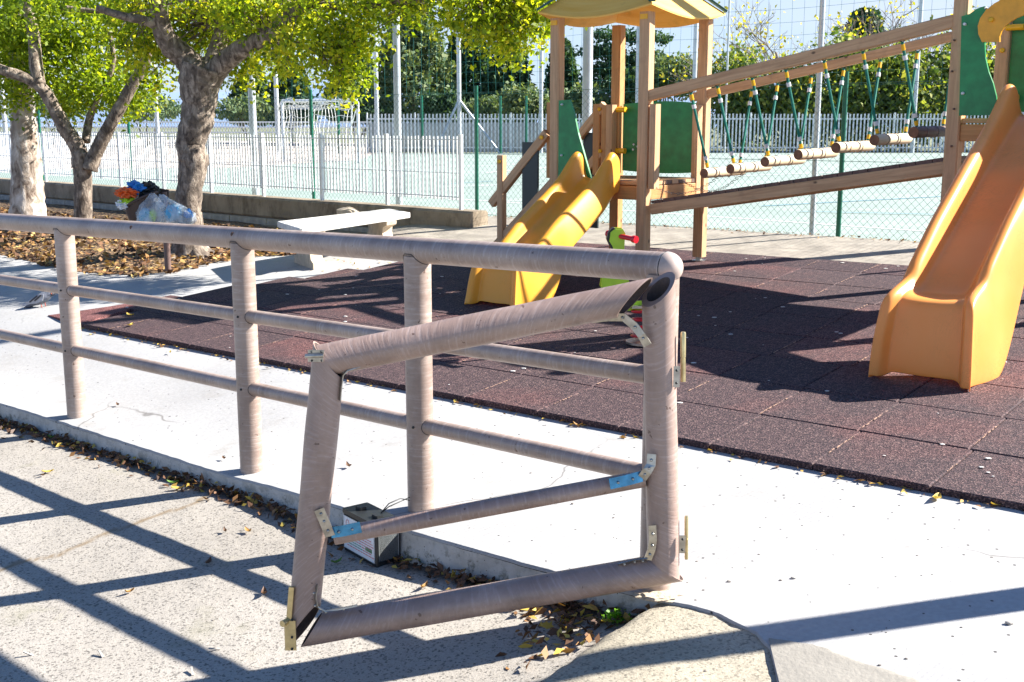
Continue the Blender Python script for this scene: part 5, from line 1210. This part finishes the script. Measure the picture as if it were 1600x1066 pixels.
# pale thick trunk at the left edge
Y1 = 13.6; b1 = tr(44, 352, Y1); b1.z = bed_z(b1.x, b1.y)
t1_ = thing('broadleaf_tree', 'pale flaking thick trunk at the left edge with the crown above it', 'tree', b1)
mb = MB(); o_, r_ = resamp([tr(44, 362, Y1), tr(43, 320, Y1), tr(42, 270, Y1), tr(38, 210, Y1), tr(34, 150, Y1), tr(30, 90, Y1), tr(28, 0, Y1), tr(20, -80, Y1)], [x * Y1 / 1800 for x in (31, 26, 23, 20, 17, 15, 13, 10)], 60); mb.tube(o_, r_, 26, True, .10)
limb(mb, [tr(36, 170, Y1), tr(20, 130, Y1), tr(-20, 80, Y1)], .09, .05)
obj('trunk', mb, M['bark2'], t1_, True)
c1_ = shp([(0, 60, 60, 60, .5, .6, 70), (60, 130, 25, 25, .5, .4, 14), (-40, -40, 100, 60, .3, .9, 55)], Y1)
P_, T_, CC = clusters(c1_, 30, .12); leaf_obj('crown', P_, .062, M['leaf'], t1_, rnd=T_ * .6)
# leaf litter in the bed
n = 3800; L_ = []
for _ in range(n):
    i = random.uniform(0, len(bed_e) - 1.001); k = int(i); e = bed_e[k].lerp(bed_e[k + 1], i - k); bk = bed_b[k].lerp(bed_b[k + 1], i - k); q = random.random() ** 1.3; p = e.lerp(bk, q * .75 - .02)
    L_.append((p.x, p.y, S(p.x, p.y) + .004 + .05 * ss(0, .25, q) + random.uniform(.008, .03)))
o = leaf_obj('leaf_litter', L_, .07, M['litter'], None, flat=.7); o['kind'] = 'stuff'; o['label'] = 'golden fallen leaves covering the bed under the trees'

# ================================================================== TREES BEYOND THE COURT
def conifer(px, top, bot, halfw, Y, label, mat, n=2600, pw=.8, name='cypress_tree', skew=0, sz=.34):
    base = V(px, bot, Y); H = V(px, top, Y).z - base.z; W_ = halfw * Y / 1800
    root = thing(name, label, 'tree', base); 
    h = RNG.uniform(0, 1, n); k = np.power(1 - h, pw) * (1 - .45 * np.exp(-h * 14)); a = RNG.uniform(0, 2 * math.pi, n)
    lob = 1 + .16 * np.sin(a * 5 + h * 9) + .12 * np.sin(a * 9 - h * 21) + .10 * RNG.normal(size=n); rr_ = np.sqrt(RNG.uniform(.45, 1, n)) * k * W_ * lob + .05
    P = np.stack([base.x + rr_ * np.cos(a) + skew * h, base.y + rr_ * np.sin(a), base.z + h * H], 1)
    leaf_obj('crown', P, sz, mat, root, aspect=.55)
    mb = MB(); mb.tube([base - Z1 * .3, base + Z1 * H * .9], [.18, .03], 8); obj('trunk', mb, M['bark'], root); return root
conifer(648, -20, 190, 76, 66, 'tall broad grey-green conifer right of the goal, tallest behind the court', M['cyp2'], 13000, .72, 'conifer_tree')
conifer(555, 60, 190, 52, 70, 'dark green cypress behind the right half of the goal', M['cyp'], 6500, .6)
conifer(712, 55, 190, 26, 74, 'slim dark cypress between the tall conifer and the braced pole', M['cyp'], 3000, .6)
conifer(740, 50, 190, 46, 68, 'dark cypress just right of the braced pole', M['cyp'], 6500, .55)
conifer(795, 62, 195, 42, 66, 'rounded dark cypress left of the small play tower', M['cyp'], 6500, .42)
conifer(878, 62, 195, 28, 66, 'dark cypress seen through the left opening of the play tower', M['cyp'], 5000, .4)
conifer(455, 90, 195, 45, 72, 'dark cypress behind the left half of the goal', M['cyp'], 4500, .6)
conifer(395, 100, 195, 40, 74, 'dark cypress just right of the big trunk', M['cyp'], 3500, .55)
conifer(1345, 15, 150, 34, 60, 'dark ivy-clad tree behind the upper beam of the log bridge', M['cyp'], 4500, .25, 'ivy_tree')
def bush(px, py, rx, ry, Y, label, mat, n=2200, name='bush', sz=.26, group=None):
    c = V(px, py, Y); base = Vector((c.x, c.y, ZC)); root = thing(name, label, 'bush', base, group)
    r = np.array((rx * Y / 1800, rx * Y / 2400 + .3, ry * Y / 1800)); k = max(8, n // 45); sh = []
    for _ in range(k):
        d = RNG.normal(size=3); d /= np.linalg.norm(d); sh.append((np.array(c) + d * r * RNG.uniform(.35, .85), r * .28, 7))
    P, T, _ = clusters(sh, n / k / 7, .16 * r[2]); leaf_obj('foliage', P, sz, mat, root, rnd=T)
    mb = MB()
    for q in range(4): mb.tube([base + Vector((random.uniform(-.2, .2), 0, 0)), c + Vector((random.uniform(-.5, .5) * r[0], 0, 0))], [.06, .02], 5)
    obj('stem', mb, M['bark'], root); return root
bush(820, 168, 45, 32, 58, 'rounded green bush left of the small play tower', M['cyp2'], 3000)
bush(690, 165, 45, 24, 62, 'green bush between the goal and the braced pole', M['cyp'], 2200)
bush(760, 172, 40, 24, 60, 'dark green bush behind the braced pole', M['cyp2'], 2200)
bush(1050, 120, 60, 38, 60, 'dense green shrub behind the green panel of the small play tower', M['cyp2'], 4200)
bush(985, 140, 50, 34, 60, 'dark shrub in the middle opening of the small play tower', M['pinef'], 3200)
bush(920, 160, 50, 30, 60, 'low green shrub in the left opening of the small play tower', M['cyp2'], 2600)
bush(1160, 165, 55, 75, 50, 'yellow-green shrub right of the small play tower', M['hedge'], 4200)
bush(1245, 160, 50, 70, 49, 'leafy shrub under the lower end of the log bridge', M['hedge'], 4600)
bush(1330, 145, 62, 100, 49.5, 'leafy shrub behind the middle of the log bridge', M['hedge'], 5200)
bush(1415, 150, 45, 90, 49, 'leafy shrub behind the upper end of the log bridge', M['hedge'], 4600)
bush(1500, 140, 60, 95, 50, 'leafy shrub behind the taller play tower', M['hedge'], 4200)
bush(1590, 140, 60, 80, 50, 'leafy shrub at the right edge behind the taller tower', M['hedge'], 3600)
bush(1140, 100, 60, 30, 55, 'yellowing shrub top above the beam start of the log bridge', M['hedge'], 600, sz=.22)
bush(80, 165, 70, 22, 62, 'green bush behind the forked tree', M['cyp2'], 2000); bush(230, 170, 70, 22, 62, 'green bush between the forked tree and the big trunk', M['cyp2'], 2200)
bush(390, 172, 60, 22, 64, 'green bush behind the left part of the goal', M['cyp2'], 2000); bush(560, 172, 60, 20, 64, 'green bush behind the right part of the goal', M['cyp'], 2000)
bush(-20, 165, 60, 24, 60, 'green bush at the left edge behind the pale trunk', M['cyp2'], 1600)
# flat layered pine
px0 = 1000; root = thing('pine_tree', 'layered dark pine above the green panel inside the small play tower', 'tree', V(975, 200, 64)); sh = []
for (a, b_, rx, ry, n_) in ((965, 55, 40, 7, 60), (1010, 60, 38, 6, 50), (940, 80, 36, 8, 60), (985, 88, 44, 9, 70), (1020, 92, 30, 6, 40), (955, 108, 40, 12, 90), (930, 130, 30, 14, 70), (985, 120, 35, 12, 60)):
    c = V(a, b_, 64); sh.append((tuple(c), (rx * 64 / 1800, .8, ry * 64 / 1800), n_))
P_, T_, _ = clusters(sh, 12, .16); leaf_obj('crown', P_, .24, M['pinef'], root, rnd=T_)
mb = MB(); mb.tube([V(975, 205, 64), V(972, 120, 64), V(968, 40, 64)], [.22, .16, .05], 8); obj('trunk', mb, M['bark'], root)
# bare trees
def bare(px, base_py, Y, H, label, leaves, seed, lean=0):
    rg = random.Random(seed); base = V(px, base_py, Y); base.z = ZC; root = thing('bare_tree', label, 'tree', base); mb = MB(); tips = []
    def grow(p, d, L, r, dep):
        pts = [p]; q = p
        for i in range(4):
            d = (d + Vector((rg.uniform(-.22, .22), rg.uniform(-.22, .22), rg.uniform(-.04, .16)))).normalized(); q = q + d * L / 4; pts.append(q)
        mb.tube(pts, [r, r * .9, r * .8, r * .72, r * .62], 5 if dep > 1 else 8, False)
        if dep >= 5: tips.append(q); return
        for k in range(rg.choice((2, 3, 3)) if dep else 4):
            ax_ = Vector((rg.uniform(-1, 1), rg.uniform(-1, 1), rg.uniform(-.3, .6))).normalized(); nd = (d * .75 + ax_ * .75).normalized(); grow(pts[rg.choice((2, 3, 4))] , nd, L * rg.uniform(.62, .85), r * .58, dep + 1)
    grow(base, Vector((lean, 0, 1)).normalized(), H * .30, .13, 0); obj('branches', mb, M['twig'], root)
    if leaves and tips:
        T = [tips[i % len(tips)] + Vector((rg.gauss(0, .3), rg.gauss(0, .3), rg.gauss(0, .25))) for i in range(leaves)]; leaf_obj('leaves', T, .20, M['ygl'], root)
bare(1235, 190, 52, 8.5, 'bare tree with a few yellow leaves above the lower end of the log bridge', 220, 4)
bare(1375, 190, 54, 9.5, 'bare many-branched tree above the upper end of the log bridge', 160, 11, .1)
bare(1140, 190, 56, 7.5, 'bare tree with yellow leaves just right of the small play tower roof', 200, 23)
bare(1560, 190, 54, 9, 'bare tree behind the taller play tower', 100, 31)
bare(1465, 190, 58, 8, 'bare tree just left of the taller play tower', 60, 37)
# distant hills, the blue haze of the air put into their base colour
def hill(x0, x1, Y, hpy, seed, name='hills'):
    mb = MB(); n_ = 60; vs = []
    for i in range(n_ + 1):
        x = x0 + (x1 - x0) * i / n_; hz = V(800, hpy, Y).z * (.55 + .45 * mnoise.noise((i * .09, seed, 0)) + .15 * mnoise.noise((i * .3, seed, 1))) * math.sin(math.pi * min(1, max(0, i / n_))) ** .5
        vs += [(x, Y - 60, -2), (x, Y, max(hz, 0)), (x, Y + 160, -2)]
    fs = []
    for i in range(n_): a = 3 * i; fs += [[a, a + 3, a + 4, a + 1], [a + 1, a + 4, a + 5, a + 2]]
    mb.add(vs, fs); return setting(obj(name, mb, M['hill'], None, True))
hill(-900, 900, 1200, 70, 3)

# ================================================================== BENCH
bn = thing('stone_bench', 'white stone slab bench on two carved supports beside the planting bed', 'bench', hit(520, 398))
zb_ = hit(470, 402).z + .40
k4 = [atz(x, y, zb_) for x, y in ((433, 346), (608, 326), (641, 332), (468, 357))]
mb = MB(); n8 = []
mb.prism(k4, Vector((0, 0, -.055))); sb = obj('seat', mb, M['stone'], bn); bv = sb.modifiers.new('b', 'BEVEL'); bv.width = .008; bv.segments = 2
lng = ((k4[1] + k4[2]) / 2 - (k4[0] + k4[3]) / 2); wdv = (k4[3] - k4[0])
c_s = (k4[0] + k4[3]) / 2; lu_ = lng.normalized(); wu = wdv.normalized(); wl = wdv.length
for q in (.16, .80):
    c = c_s + lng * q; zt_ = zb_ - .055; zf_ = S(c.x, c.y) - .01; hh = zt_ - zf_; P = []
    for x, z in ((-.46, 1), (-.44, .85), (-.30, .72), (-.27, .5), (-.32, .25), (-.42, .18), (-.42, 0), (.42, 0), (.42, .18), (.32, .25), (.27, .5), (.30, .72), (.44, .85), (.46, 1)): P.append(Vector((c.x, c.y, zf_ + hh * z)) + wu * (wl * x) - lu_ * .09)
    mb = MB(); mb.prism(P, lu_ * .18); obj('bench_support', mb, M['stone2'], bn)
mb = MB(); p = atz(530, 345, zb_ - .1) + Vector((0, .6, .03)); mb.ball(p, .12, 8, (1, .8, .6), .3, 2); tag(obj('stone_lump', mb, M['stone2'], None, False), 'small pointed stone behind the white bench', 'stone')

# ================================================================== LITTER BIN
pb0 = hit(263, 427); Yb = pb0.y
bin_ = thing('litter_bin', 'brown open litter bin on a pole, overflowing, in front of the big trunk', 'litter bin', pb0)
mb = MB(); mb.tube([pb0, Vector((pb0.x, pb0.y, V(262, 300, Yb).z))], .028, 16); obj('pole', mb, M['bpole'], bin_, 'auto')
def bp_(px, py, dy=0): return V(px, py, Yb) + Vector((0, dy, 0))
# tilted half-round basket
axb = (bp_(222, 318) - bp_(236, 372)); mb = MB(); top_c = bp_(226, 312, -.12); low_c = bp_(240, 368, -.06); ring = []
sd = Vector((.88, 0, .42)).normalized(); fw = Vector((.1, -1, .1)).normalized(); n_ = 20; vs = []
for (c, k) in ((top_c, 1), (top_c.lerp(low_c, .5), .9), (low_c, .62)):
    for rr in (1.0, .94):
        for i in range(n_): q = 2 * math.pi * i / n_; vs.append(c + sd * (.16 * k * rr * math.cos(q)) + fw * (.12 * k * rr * math.sin(q)))
fs = []
for L in range(2):
    for i in range(n_):
        j = (i + 1) % n_; a = L * 2 * n_; b2_ = a + 2 * n_; fs.append([a + i, a + j, b2_ + j, b2_ + i]); fs.append([a + n_ + j, a + n_ + i, b2_ + n_ + i, b2_ + n_ + j])
fs += [[i, n_ + i, n_ + (i + 1) % n_, (i + 1) % n_] for i in range(n_)]; fs.append([4 * n_ + i for i in range(n_)])
mb.add(vs, fs); obj('basket', mb, M['brown'], bin_, 'auto')
mb = MB(); mb.tube([top_c + sd * .165 * math.cos(q) + fw * .125 * math.sin(q) for q in frange(0, 2 * math.pi, 21)], .013, 8, False); obj('rim', mb, M['brown'], bin_, True)
mb = MB(); mb.prism([bp_(a, b_, .02) for a, b_ in ((236, 300), (244, 294), (262, 297), (263, 330), (248, 350), (240, 345))], Vector((0, .02, 0))); obj('back_plate', mb, M['brown'], bin_)
def lump(px, py, r, sc, mat, label, name, cat, dy=-.1, jit=.5, seed=1, sub=24, fr=2.5):
    mb = MB(); c = bp_(px, py, dy); mb.ball(c, r, sub, sc, jit, seed, fr); return tag(obj(name, mb, M[mat], None, False, loc=tuple(c)), label, cat, None)
lump(219, 292, .055, (1.1, 1, .9), 'blue', 'crumpled bright blue bag on top of the litter bin', 'plastic_bag', 'bag', -.12, .9, 3)
lump(203, 300, .05, (1.0, 1, .7), 'blue', 'small blue scrap at the left of the bin rubbish', 'plastic_bag', 'bag', -.14, .9, 8)
lump(209, 300, .075, (1.1, .9, .6), 'orange', 'orange and white crisp packet on top of the litter bin', 'snack_packet', 'packet', -.19, .7, 5, 24, 3.5)
lump(236, 296, .07, (1.2, 1, .9), 'dark', 'black bin bag lump at the top of the litter bin', 'rubbish_bag', 'bag', -.06, .8, 9)
lump(212, 312, .05, (1.4, .8, .5), 'lime', 'green wrapper hanging over the bin rim', 'wrapper', 'wrapper', -.2, .8, 12)
lump(204, 317, .05, (1.0, .8, .7), 'bagw', 'white tissue hanging over the left rim of the bin', 'tissue', 'tissue', -.2, .8, 15)
def bag(pts, mat, label, dy, seed, knot):
    """a hanging carrier bag: gathered at the knot and swelling below"""
    mb = MB(); n_ = 28; rings = []
    for (px, py, rx, ry) in pts:
        c = bp_(px, py, dy)
        for i in range(n_):
            q = 2 * math.pi * i / n_; k = 1 + .16 * math.sin(q * 7 + py * .11) + .12 * mnoise.noise((math.cos(q) * 2, math.sin(q) * 2, py * .08 + seed)); rings.append(c + Vector((math.cos(q) * rx * k * Yb / 1800, math.sin(q) * ry * k * Yb / 1800, .008 * mnoise.noise((q * 2, py * .2, seed)))))
    fs = [[a * n_ + i, a * n_ + (i + 1) % n_, (a + 1) * n_ + (i + 1) % n_, (a + 1) * n_ + i] for a in range(len(pts) - 1) for i in range(n_)]; fs.append([(len(pts) - 1) * n_ + i for i in range(n_)])
    mb.add(rings, fs); return tag(obj('carrier_bag', mb, M[mat], None, True), label, 'bag', 'carrier bags hung on the bin')
bag([(250, 300, 3, 3), (251, 306, 8, 6), (250, 318, 17, 12), (249, 330, 21, 17), (248, 342, 20, 17), (248, 348, 12, 10)], 'bag', 'clear carrier bag with light blue and green contents, nearest the pole', -.22, 2, 0)
bag([(262, 302, 3, 3), (266, 310, 9, 8), (275, 320, 20, 14), (284, 332, 27, 18), (287, 344, 26, 18), (286, 352, 16, 12)], 'bag', 'larger clear carrier bag with blue bottles, right of the pole', -.18, 6, 0)
lump(281, 331, .075, (1, 1, 1), 'cyan', 'round light blue ball of film inside the larger clear bag', 'blue_packet', 'packet', -.20, .25, 4)
lump(303, 334, .05, (.8, 1, 1.1), 'blue', 'dark blue bottle end in the right of the larger clear bag', 'bottle', 'bottle', -.18, .2, 6)
lump(296, 344, .06, (1.2, 1, .8), 'bgrey', 'grey crushed packet low in the larger clear bag', 'packet', 'packet', -.2, .6, 7)
lump(240, 336, .065, (.9, 1, 1.1), 'cyan', 'light blue carton inside the smaller clear bag', 'carton', 'carton', -.22, .3, 14)
lump(253, 333, .035, (.8, 1, 1.4), 'lime', 'green wrapper inside the smaller clear bag', 'wrapper', 'wrapper', -.25, .4, 18)

# ================================================================== PIGEON
pf = hit(70, 480); Yp = pf.y; kp = Yp / 1800
pig = thing('pigeon', 'grey pigeon walking on the sunlit pavement at the left edge', 'pigeon', pf)
def pp(px, py, dy=0): return V(px, py, Yp) + Vector((0, dy, 0))
mb = MB(); mb.tube([pp(40, 481), pp(48, 476), pp(55, 472), pp(62, 468), pp(69, 464.5), pp(75, 462.5), pp(78.5, 460), pp(80.5, 458.5), pp(82.5, 459.0)], [x * kp for x in (2.2, 3.4, 6.0, 8.2, 8.4, 6.2, 3.9, 3.3, 1.4)], 16); obj('body', mb, M['dove'], pig, True)
mb = MB(); mb.ball(pp(80.5, 459.2), 3.9 * kp, 12, (1.1, .9, 1)); hd = obj('head', mb, M['doved'], pig, True)
mb = MB(); mb.tube([pp(83.5, 459.6), pp(88, 461)], [1.1 * kp, .3 * kp], 8); obj('beak', mb, M['doved'], hd, True)
mb = MB(); mb.ball(pp(81.5, 458.5, -3.3 * kp), .7 * kp, 8); obj('eye', mb, M['orange'], hd, True)
for sg in (-1, 1):
    mb = MB(); mb.prism([pp(a, b_, sg * 7.6 * kp) for a, b_ in ((72, 459), (64, 458.5), (52, 466), (42, 474), (38, 478), (50, 474), (60, 473), (70, 469))], Vector((0, sg * 1.2 * kp, 0))); wg = obj('wing', mb, M['dovel'], pig)
    for (a, b_) in (((68, 460), (58, 469)), ((62, 461), (50, 471))):
        mb = MB(); mb.tube([pp(*a, sg * 9.2 * kp), pp(*b_, sg * 9.2 * kp)], 1.3 * kp, 6); obj('wing_bar', mb, M['doved'], wg)
    mb = MB(); fx = 67 + sg * 2; mb.tube([pp(fx, 472, sg * 2.5 * kp), pp(fx + 1, 479, sg * 3 * kp)], .8 * kp, 6)
    for t_ in (-2, 1.5, 4): mb.tube([pp(fx + 1, 479.5, sg * 3 * kp), pp(fx + 1 + t_ * 1.3, 481, sg * 3 * kp - t_ * .3 * kp)], .6 * kp, 5)
    obj('leg', mb, M['pink'], pig)
mb = MB(); mb.prism([pp(a, b_, -2 * kp) for a, b_ in ((50, 473), (38, 480), (39, 484), (45, 483), (56, 476))], Vector((0, 4 * kp, 0))); obj('tail', mb, M['doved'], pig)

# ================================================================== FALLEN LEAVES, WEED, SCRAPS
def leaf_thing(px, py, surf, col, size, label, group, name='fallen_leaf', lift=.006):
    c = hit(px, py, surf); a = random.uniform(0, 6.28); u = Vector((math.cos(a), math.sin(a), 0)); v = Vector((-u.y, u.x, 0)); L = size; W_ = size * random.uniform(.38, .5); mb = MB(); n = 7; vs = []
    for i in range(n):
        t_ = i / (n - 1) * 2 - 1; hw = W_ * (1 - t_ * t_) ** .7 * .5 * (1 - .2 * t_) + .0004; zc = lift + .012 * abs(t_) ** 2 * random.uniform(.5, 1.2)
        for sgn in (-1, 0, 1): p = c + u * (t_ * L / 2) + v * (sgn * hw); vs.append((p.x, p.y, c.z + zc + abs(sgn) * .006))
    fs = [[3 * i + k, 3 * i + k + 1, 3 * i + 4 + k, 3 * i + 3 + k] for i in range(n - 1) for k in range(2)]
    mb.add(vs, fs); o = obj(name, mb, M['dry'], None, True, loc=tuple(c)); at = o.data.attributes.new('rnd', 'FLOAT', 'POINT'); at.data.foreach_set('value', [col] * len(o.data.vertices)); return tag(o, label, 'leaf', group)
BR, OR_, YE, GR = .12, .42, .62, 1.0
for px, py, sf, col, sz, lb in [
    (203, 928, RD, OR_, .035, 'small curled orange leaf alone on the sunlit road'), (388, 833, RD, OR_, .045, 'pale orange leaf on the road beside the railing shadow'), (352, 833, RD, BR, .03, 'small brown leaf on the road left of the pale orange leaf'),
    (413, 930, RD, BR, .05, 'dark brown leaf on the shaded road left of the gate'), (326, 882, RD, BR, .045, 'black-brown leaf where two railing shadows cross'), (80, 686, RD, GR, .055, 'green leaf standing up against the kerb near the first post'),
    (526, 882, RD, GR, .045, 'bright green leaf on the road inside the gate frame'), (665, 884, RD, GR, .055, 'yellow-green leaf beside the battery and the kerb'), (622, 876, RD, YE, .06, 'yellow leaf leaning on the battery corner'),
    (663, 920, RD, OR_, .045, 'orange-pink leaf on the sunlit road under the middle bar'), (953, 975, RD, YE, .06, 'large golden leaf beside the little weed'), (890, 995, RD, BR, .045, 'brown leaf in the soil pocket below the gate'),
    (75, 740, RD, YE, .055, 'pale yellow leaf on the road in the sun near the left edge'), (68, 745, RD, BR, .03, 'small brown leaf close to the pale yellow leaf'), (278, 766, RD, YE, .06, 'yellow leaf at the foot of the kerb below the second post'),
    (270, 757, RD, GR, .055, 'fresh green leaf in the kerb litter below the second post'), (1354, 748, S, GR, .05, 'green leaf on the pavement against the mat edge'), (1464, 781, S, YE, .07, 'pale yellow leaf on the pavement at the mat edge on the right'),
    (1560, 792, S, YE, .06, 'tan leaf at the mat edge near the right border'), (1590, 793, S, .7, .05, 'bright yellow leaf at the mat edge at the right border'), (1320, 735, S, OR_, .035, 'tan leaf at the mat edge left of the green one'),
    (580, 598, S, OR_, .05, 'curled orange leaf at the mat edge behind the gate'), (903, 667, S, OR_, .045, 'orange leaf on the pavement by the mat edge, left of the last post'), (159, 517, S, YE, .06, 'yellow leaf at the left front corner of the mat'),
    (266, 553, S, YE, .03, 'small yellow leaf on the pavement between the first two posts'), (184, 635, S, BR, .035, 'grey-brown dead leaf on the white pavement by the first post'), (350, 719, S, BR, .03, 'brown scrap on the pavement left of the second post'),
    (545, 731, S, BR, .045, 'small dry leaf on the pavement behind the gate stile')]:
    leaf_thing(px, py, sf, col, sz, lb, 'single fallen leaves')
for px, py, lb in ((204, 494, 'yellow leaf on the mat near its left corner, farther one'), (204, 510, 'yellow leaf on the mat near its left corner, nearer one')):
    leaf_thing(px, py, lambda x, y: GC + GA * x + GB * y + MZ, YE, .07, lb, 'single fallen leaves')
# drift of leaves along the kerb and at the mat edge
L_ = []; T_ = []
def drift(n, s0, s1, w_, up=.03, dens=None):
    for _ in range(n):
        s = random.uniform(s0, s1); d = abs(random.gauss(0, w_)) + .012; x, y = xy(s, kerb_t(s) - d); L_.append((x, y, RD(x, y) + random.uniform(.004, up * max(.2, 1 - d * 5)))); T_.append(random.choice((.0, .03, .05, .1, .12, .15, .2, .2, .25, .3, .5, .65)))
drift(620, .0, 4.6, .045); drift(160, .15, .75, .08, .04); drift(60, .25, .6, .06, .05); drift(160, 1.2, 2.6, .05, .04); drift(120, 3, 4.6, .06)
for _ in range(110):
    px = random.gauss(890, 40); py = random.gauss(985, 22) + (900 - px) * .25; p = hit(px, py, RD)
    if wedge_a(p.x, p.y, 0) < .5: L_.append((p.x, p.y, p.z + random.uniform(.004, .03))); T_.append(random.choice((.05, .1, .2, .35, .6)))
o = leaf_obj('kerb_leaf_drift', L_, .042, M['dry'], None, aspect=.5, rnd=np.array(T_), flat=.55); o['kind'] = 'stuff'; o['label'] = 'drift of dry brown and yellow leaves along the foot of the kerb'
L_ = []; T_ = []
for _ in range(190):
    u = random.uniform(-2, corner_u); p = E0 + TD * (u * TS) - TU * abs(random.gauss(.02, .02)); L_.append((p.x, p.y, S(p.x, p.y) + .008)); T_.append(random.choice((.1, .3, .4, .5, .6)))
for _ in range(500):
    t = random.uniform(-7, .3); p = cf(t, 0) - CHN * abs(random.gauss(.02, .09)); L_.append((p.x, p.y, S(p.x, p.y) + .018)); T_.append(random.choice((.1, .2, .3, .45)))
for _ in range(120): px = random.uniform(480, 760); p = hit(px, random.uniform(385, 425)); L_.append((p.x, p.y, p.z + .006)); T_.append(random.choice((.3, .5, .6)))
o = leaf_obj('edge_litter', L_, .032, M['dry'], None, aspect=.45, rnd=np.array(T_), flat=.8); o['kind'] = 'stuff'; o['label'] = 'thin litter of small leaves along the mat edge and the court fence'
# pale chips on the mat and pebbles on road and pavement
mb = MB()
for _ in range(140):
    u = random.uniform(-4, 14); v = random.uniform(.1, back); 
    if u > lim(v): continue
    p = tl(u, v) + nrm * .003; mb.ball(p, random.uniform(.003, .011), 6, (1.4, 1, .3), .3, u)
o = obj('pale_chips', mb, M['stone']); o['kind'] = 'stuff'; o['label'] = 'pale chips and feathers scattered on the rubber mat'
mb = MB()
for _ in range(130):
    px = random.uniform(0, 1600); py = random.uniform(560, 1060); p = hit(px, py, S); s, t = st(p.x, p.y)
    if t < kerb_t(s) + .03: p = hit(px, py, RD)
    elif t > 1.1: continue
    mb.ball(p, random.uniform(.0015, .0045), 6, (1.3, 1, .7), .3, px)
o = obj('grit', mb, plain('grit', (.16, .14, .12), .9)); o['kind'] = 'stuff'; o['label'] = 'dark grit scattered over pavement and road'
for px, py, r, lb in ((1577, 975, .014, 'grey pebble on the pavement near the right edge'), (1140, 909, .009, 'grey pebble on the pavement right of the last post'), (1240, 904, .010, 'flat grey pebble on the bright pavement')):
    r *= .6; p = hit(px, py, S); mb = MB(); mb.ball(p + Z1 * r * .4, r, 12, (1.5, 1, .6), .3, px); tag(obj('pebble', mb, M['block'], None, True, loc=tuple(p)), lb, 'pebble', 'pebbles on the pavement')
for k, (px, py, lb) in enumerate(((45, 1025, 'short grey twig piece on the road at the lower left'), (158, 1025, 'grey metal scrap standing on the road at the lower left'), (300, 1052, 'pale pointed scrap at the bottom edge of the road'), (335, 1017, 'thin pale stick in the gate shadow'))):
    p = hit(px, py, RD); mb = MB(); q = Vector((random.uniform(-1, 1), random.uniform(-.5, .5), .12)).normalized(); mb.beam(p + Z1 * .006 - q * .018, p + Z1 * .008 + q * .018, .007, .004); tag(obj('scrap', mb, M['block'], None, False, loc=tuple(p)), lb, 'scrap')
wp = hit(962, 972, RD); weed = thing('weed', 'small bright green weed in the soil pocket beside the asphalt wedge', 'plant', wp); L_ = []
for _ in range(95): q = Vector((random.gauss(0, .020), random.gauss(0, .018), abs(random.gauss(.016, .012)))); L_.append(tuple(wp + q))
leaf_obj('leaves', L_, .017, M['weed'], weed, aspect=.8); mb = MB()
for _ in range(7): mb.tube([wp - Z1 * .005, wp + Vector((random.gauss(0, .018), random.gauss(0, .015), .025))], .0012, 5)
obj('stems', mb, M['weed'], weed)

# ================================================================== LAMP POST JUST OUTSIDE THE FRAME (its shadow crosses the pavement)
q = hit(1600, 935, S); lp_ = q + SH * 1.25; zl = S(lp_.x, lp_.y)
mb = MB(); mb.tube([Vector((lp_.x, lp_.y, zl - .02)), Vector((lp_.x, lp_.y, zl + .6)), Vector((lp_.x, lp_.y, zl + 5))], [.072, .070, .066], 20)
tag(obj('street_post', mb, M['galv'], None, 'auto', loc=(lp_.x, lp_.y, zl)), 'steel post just outside the right edge that throws the long shadow', 'post')
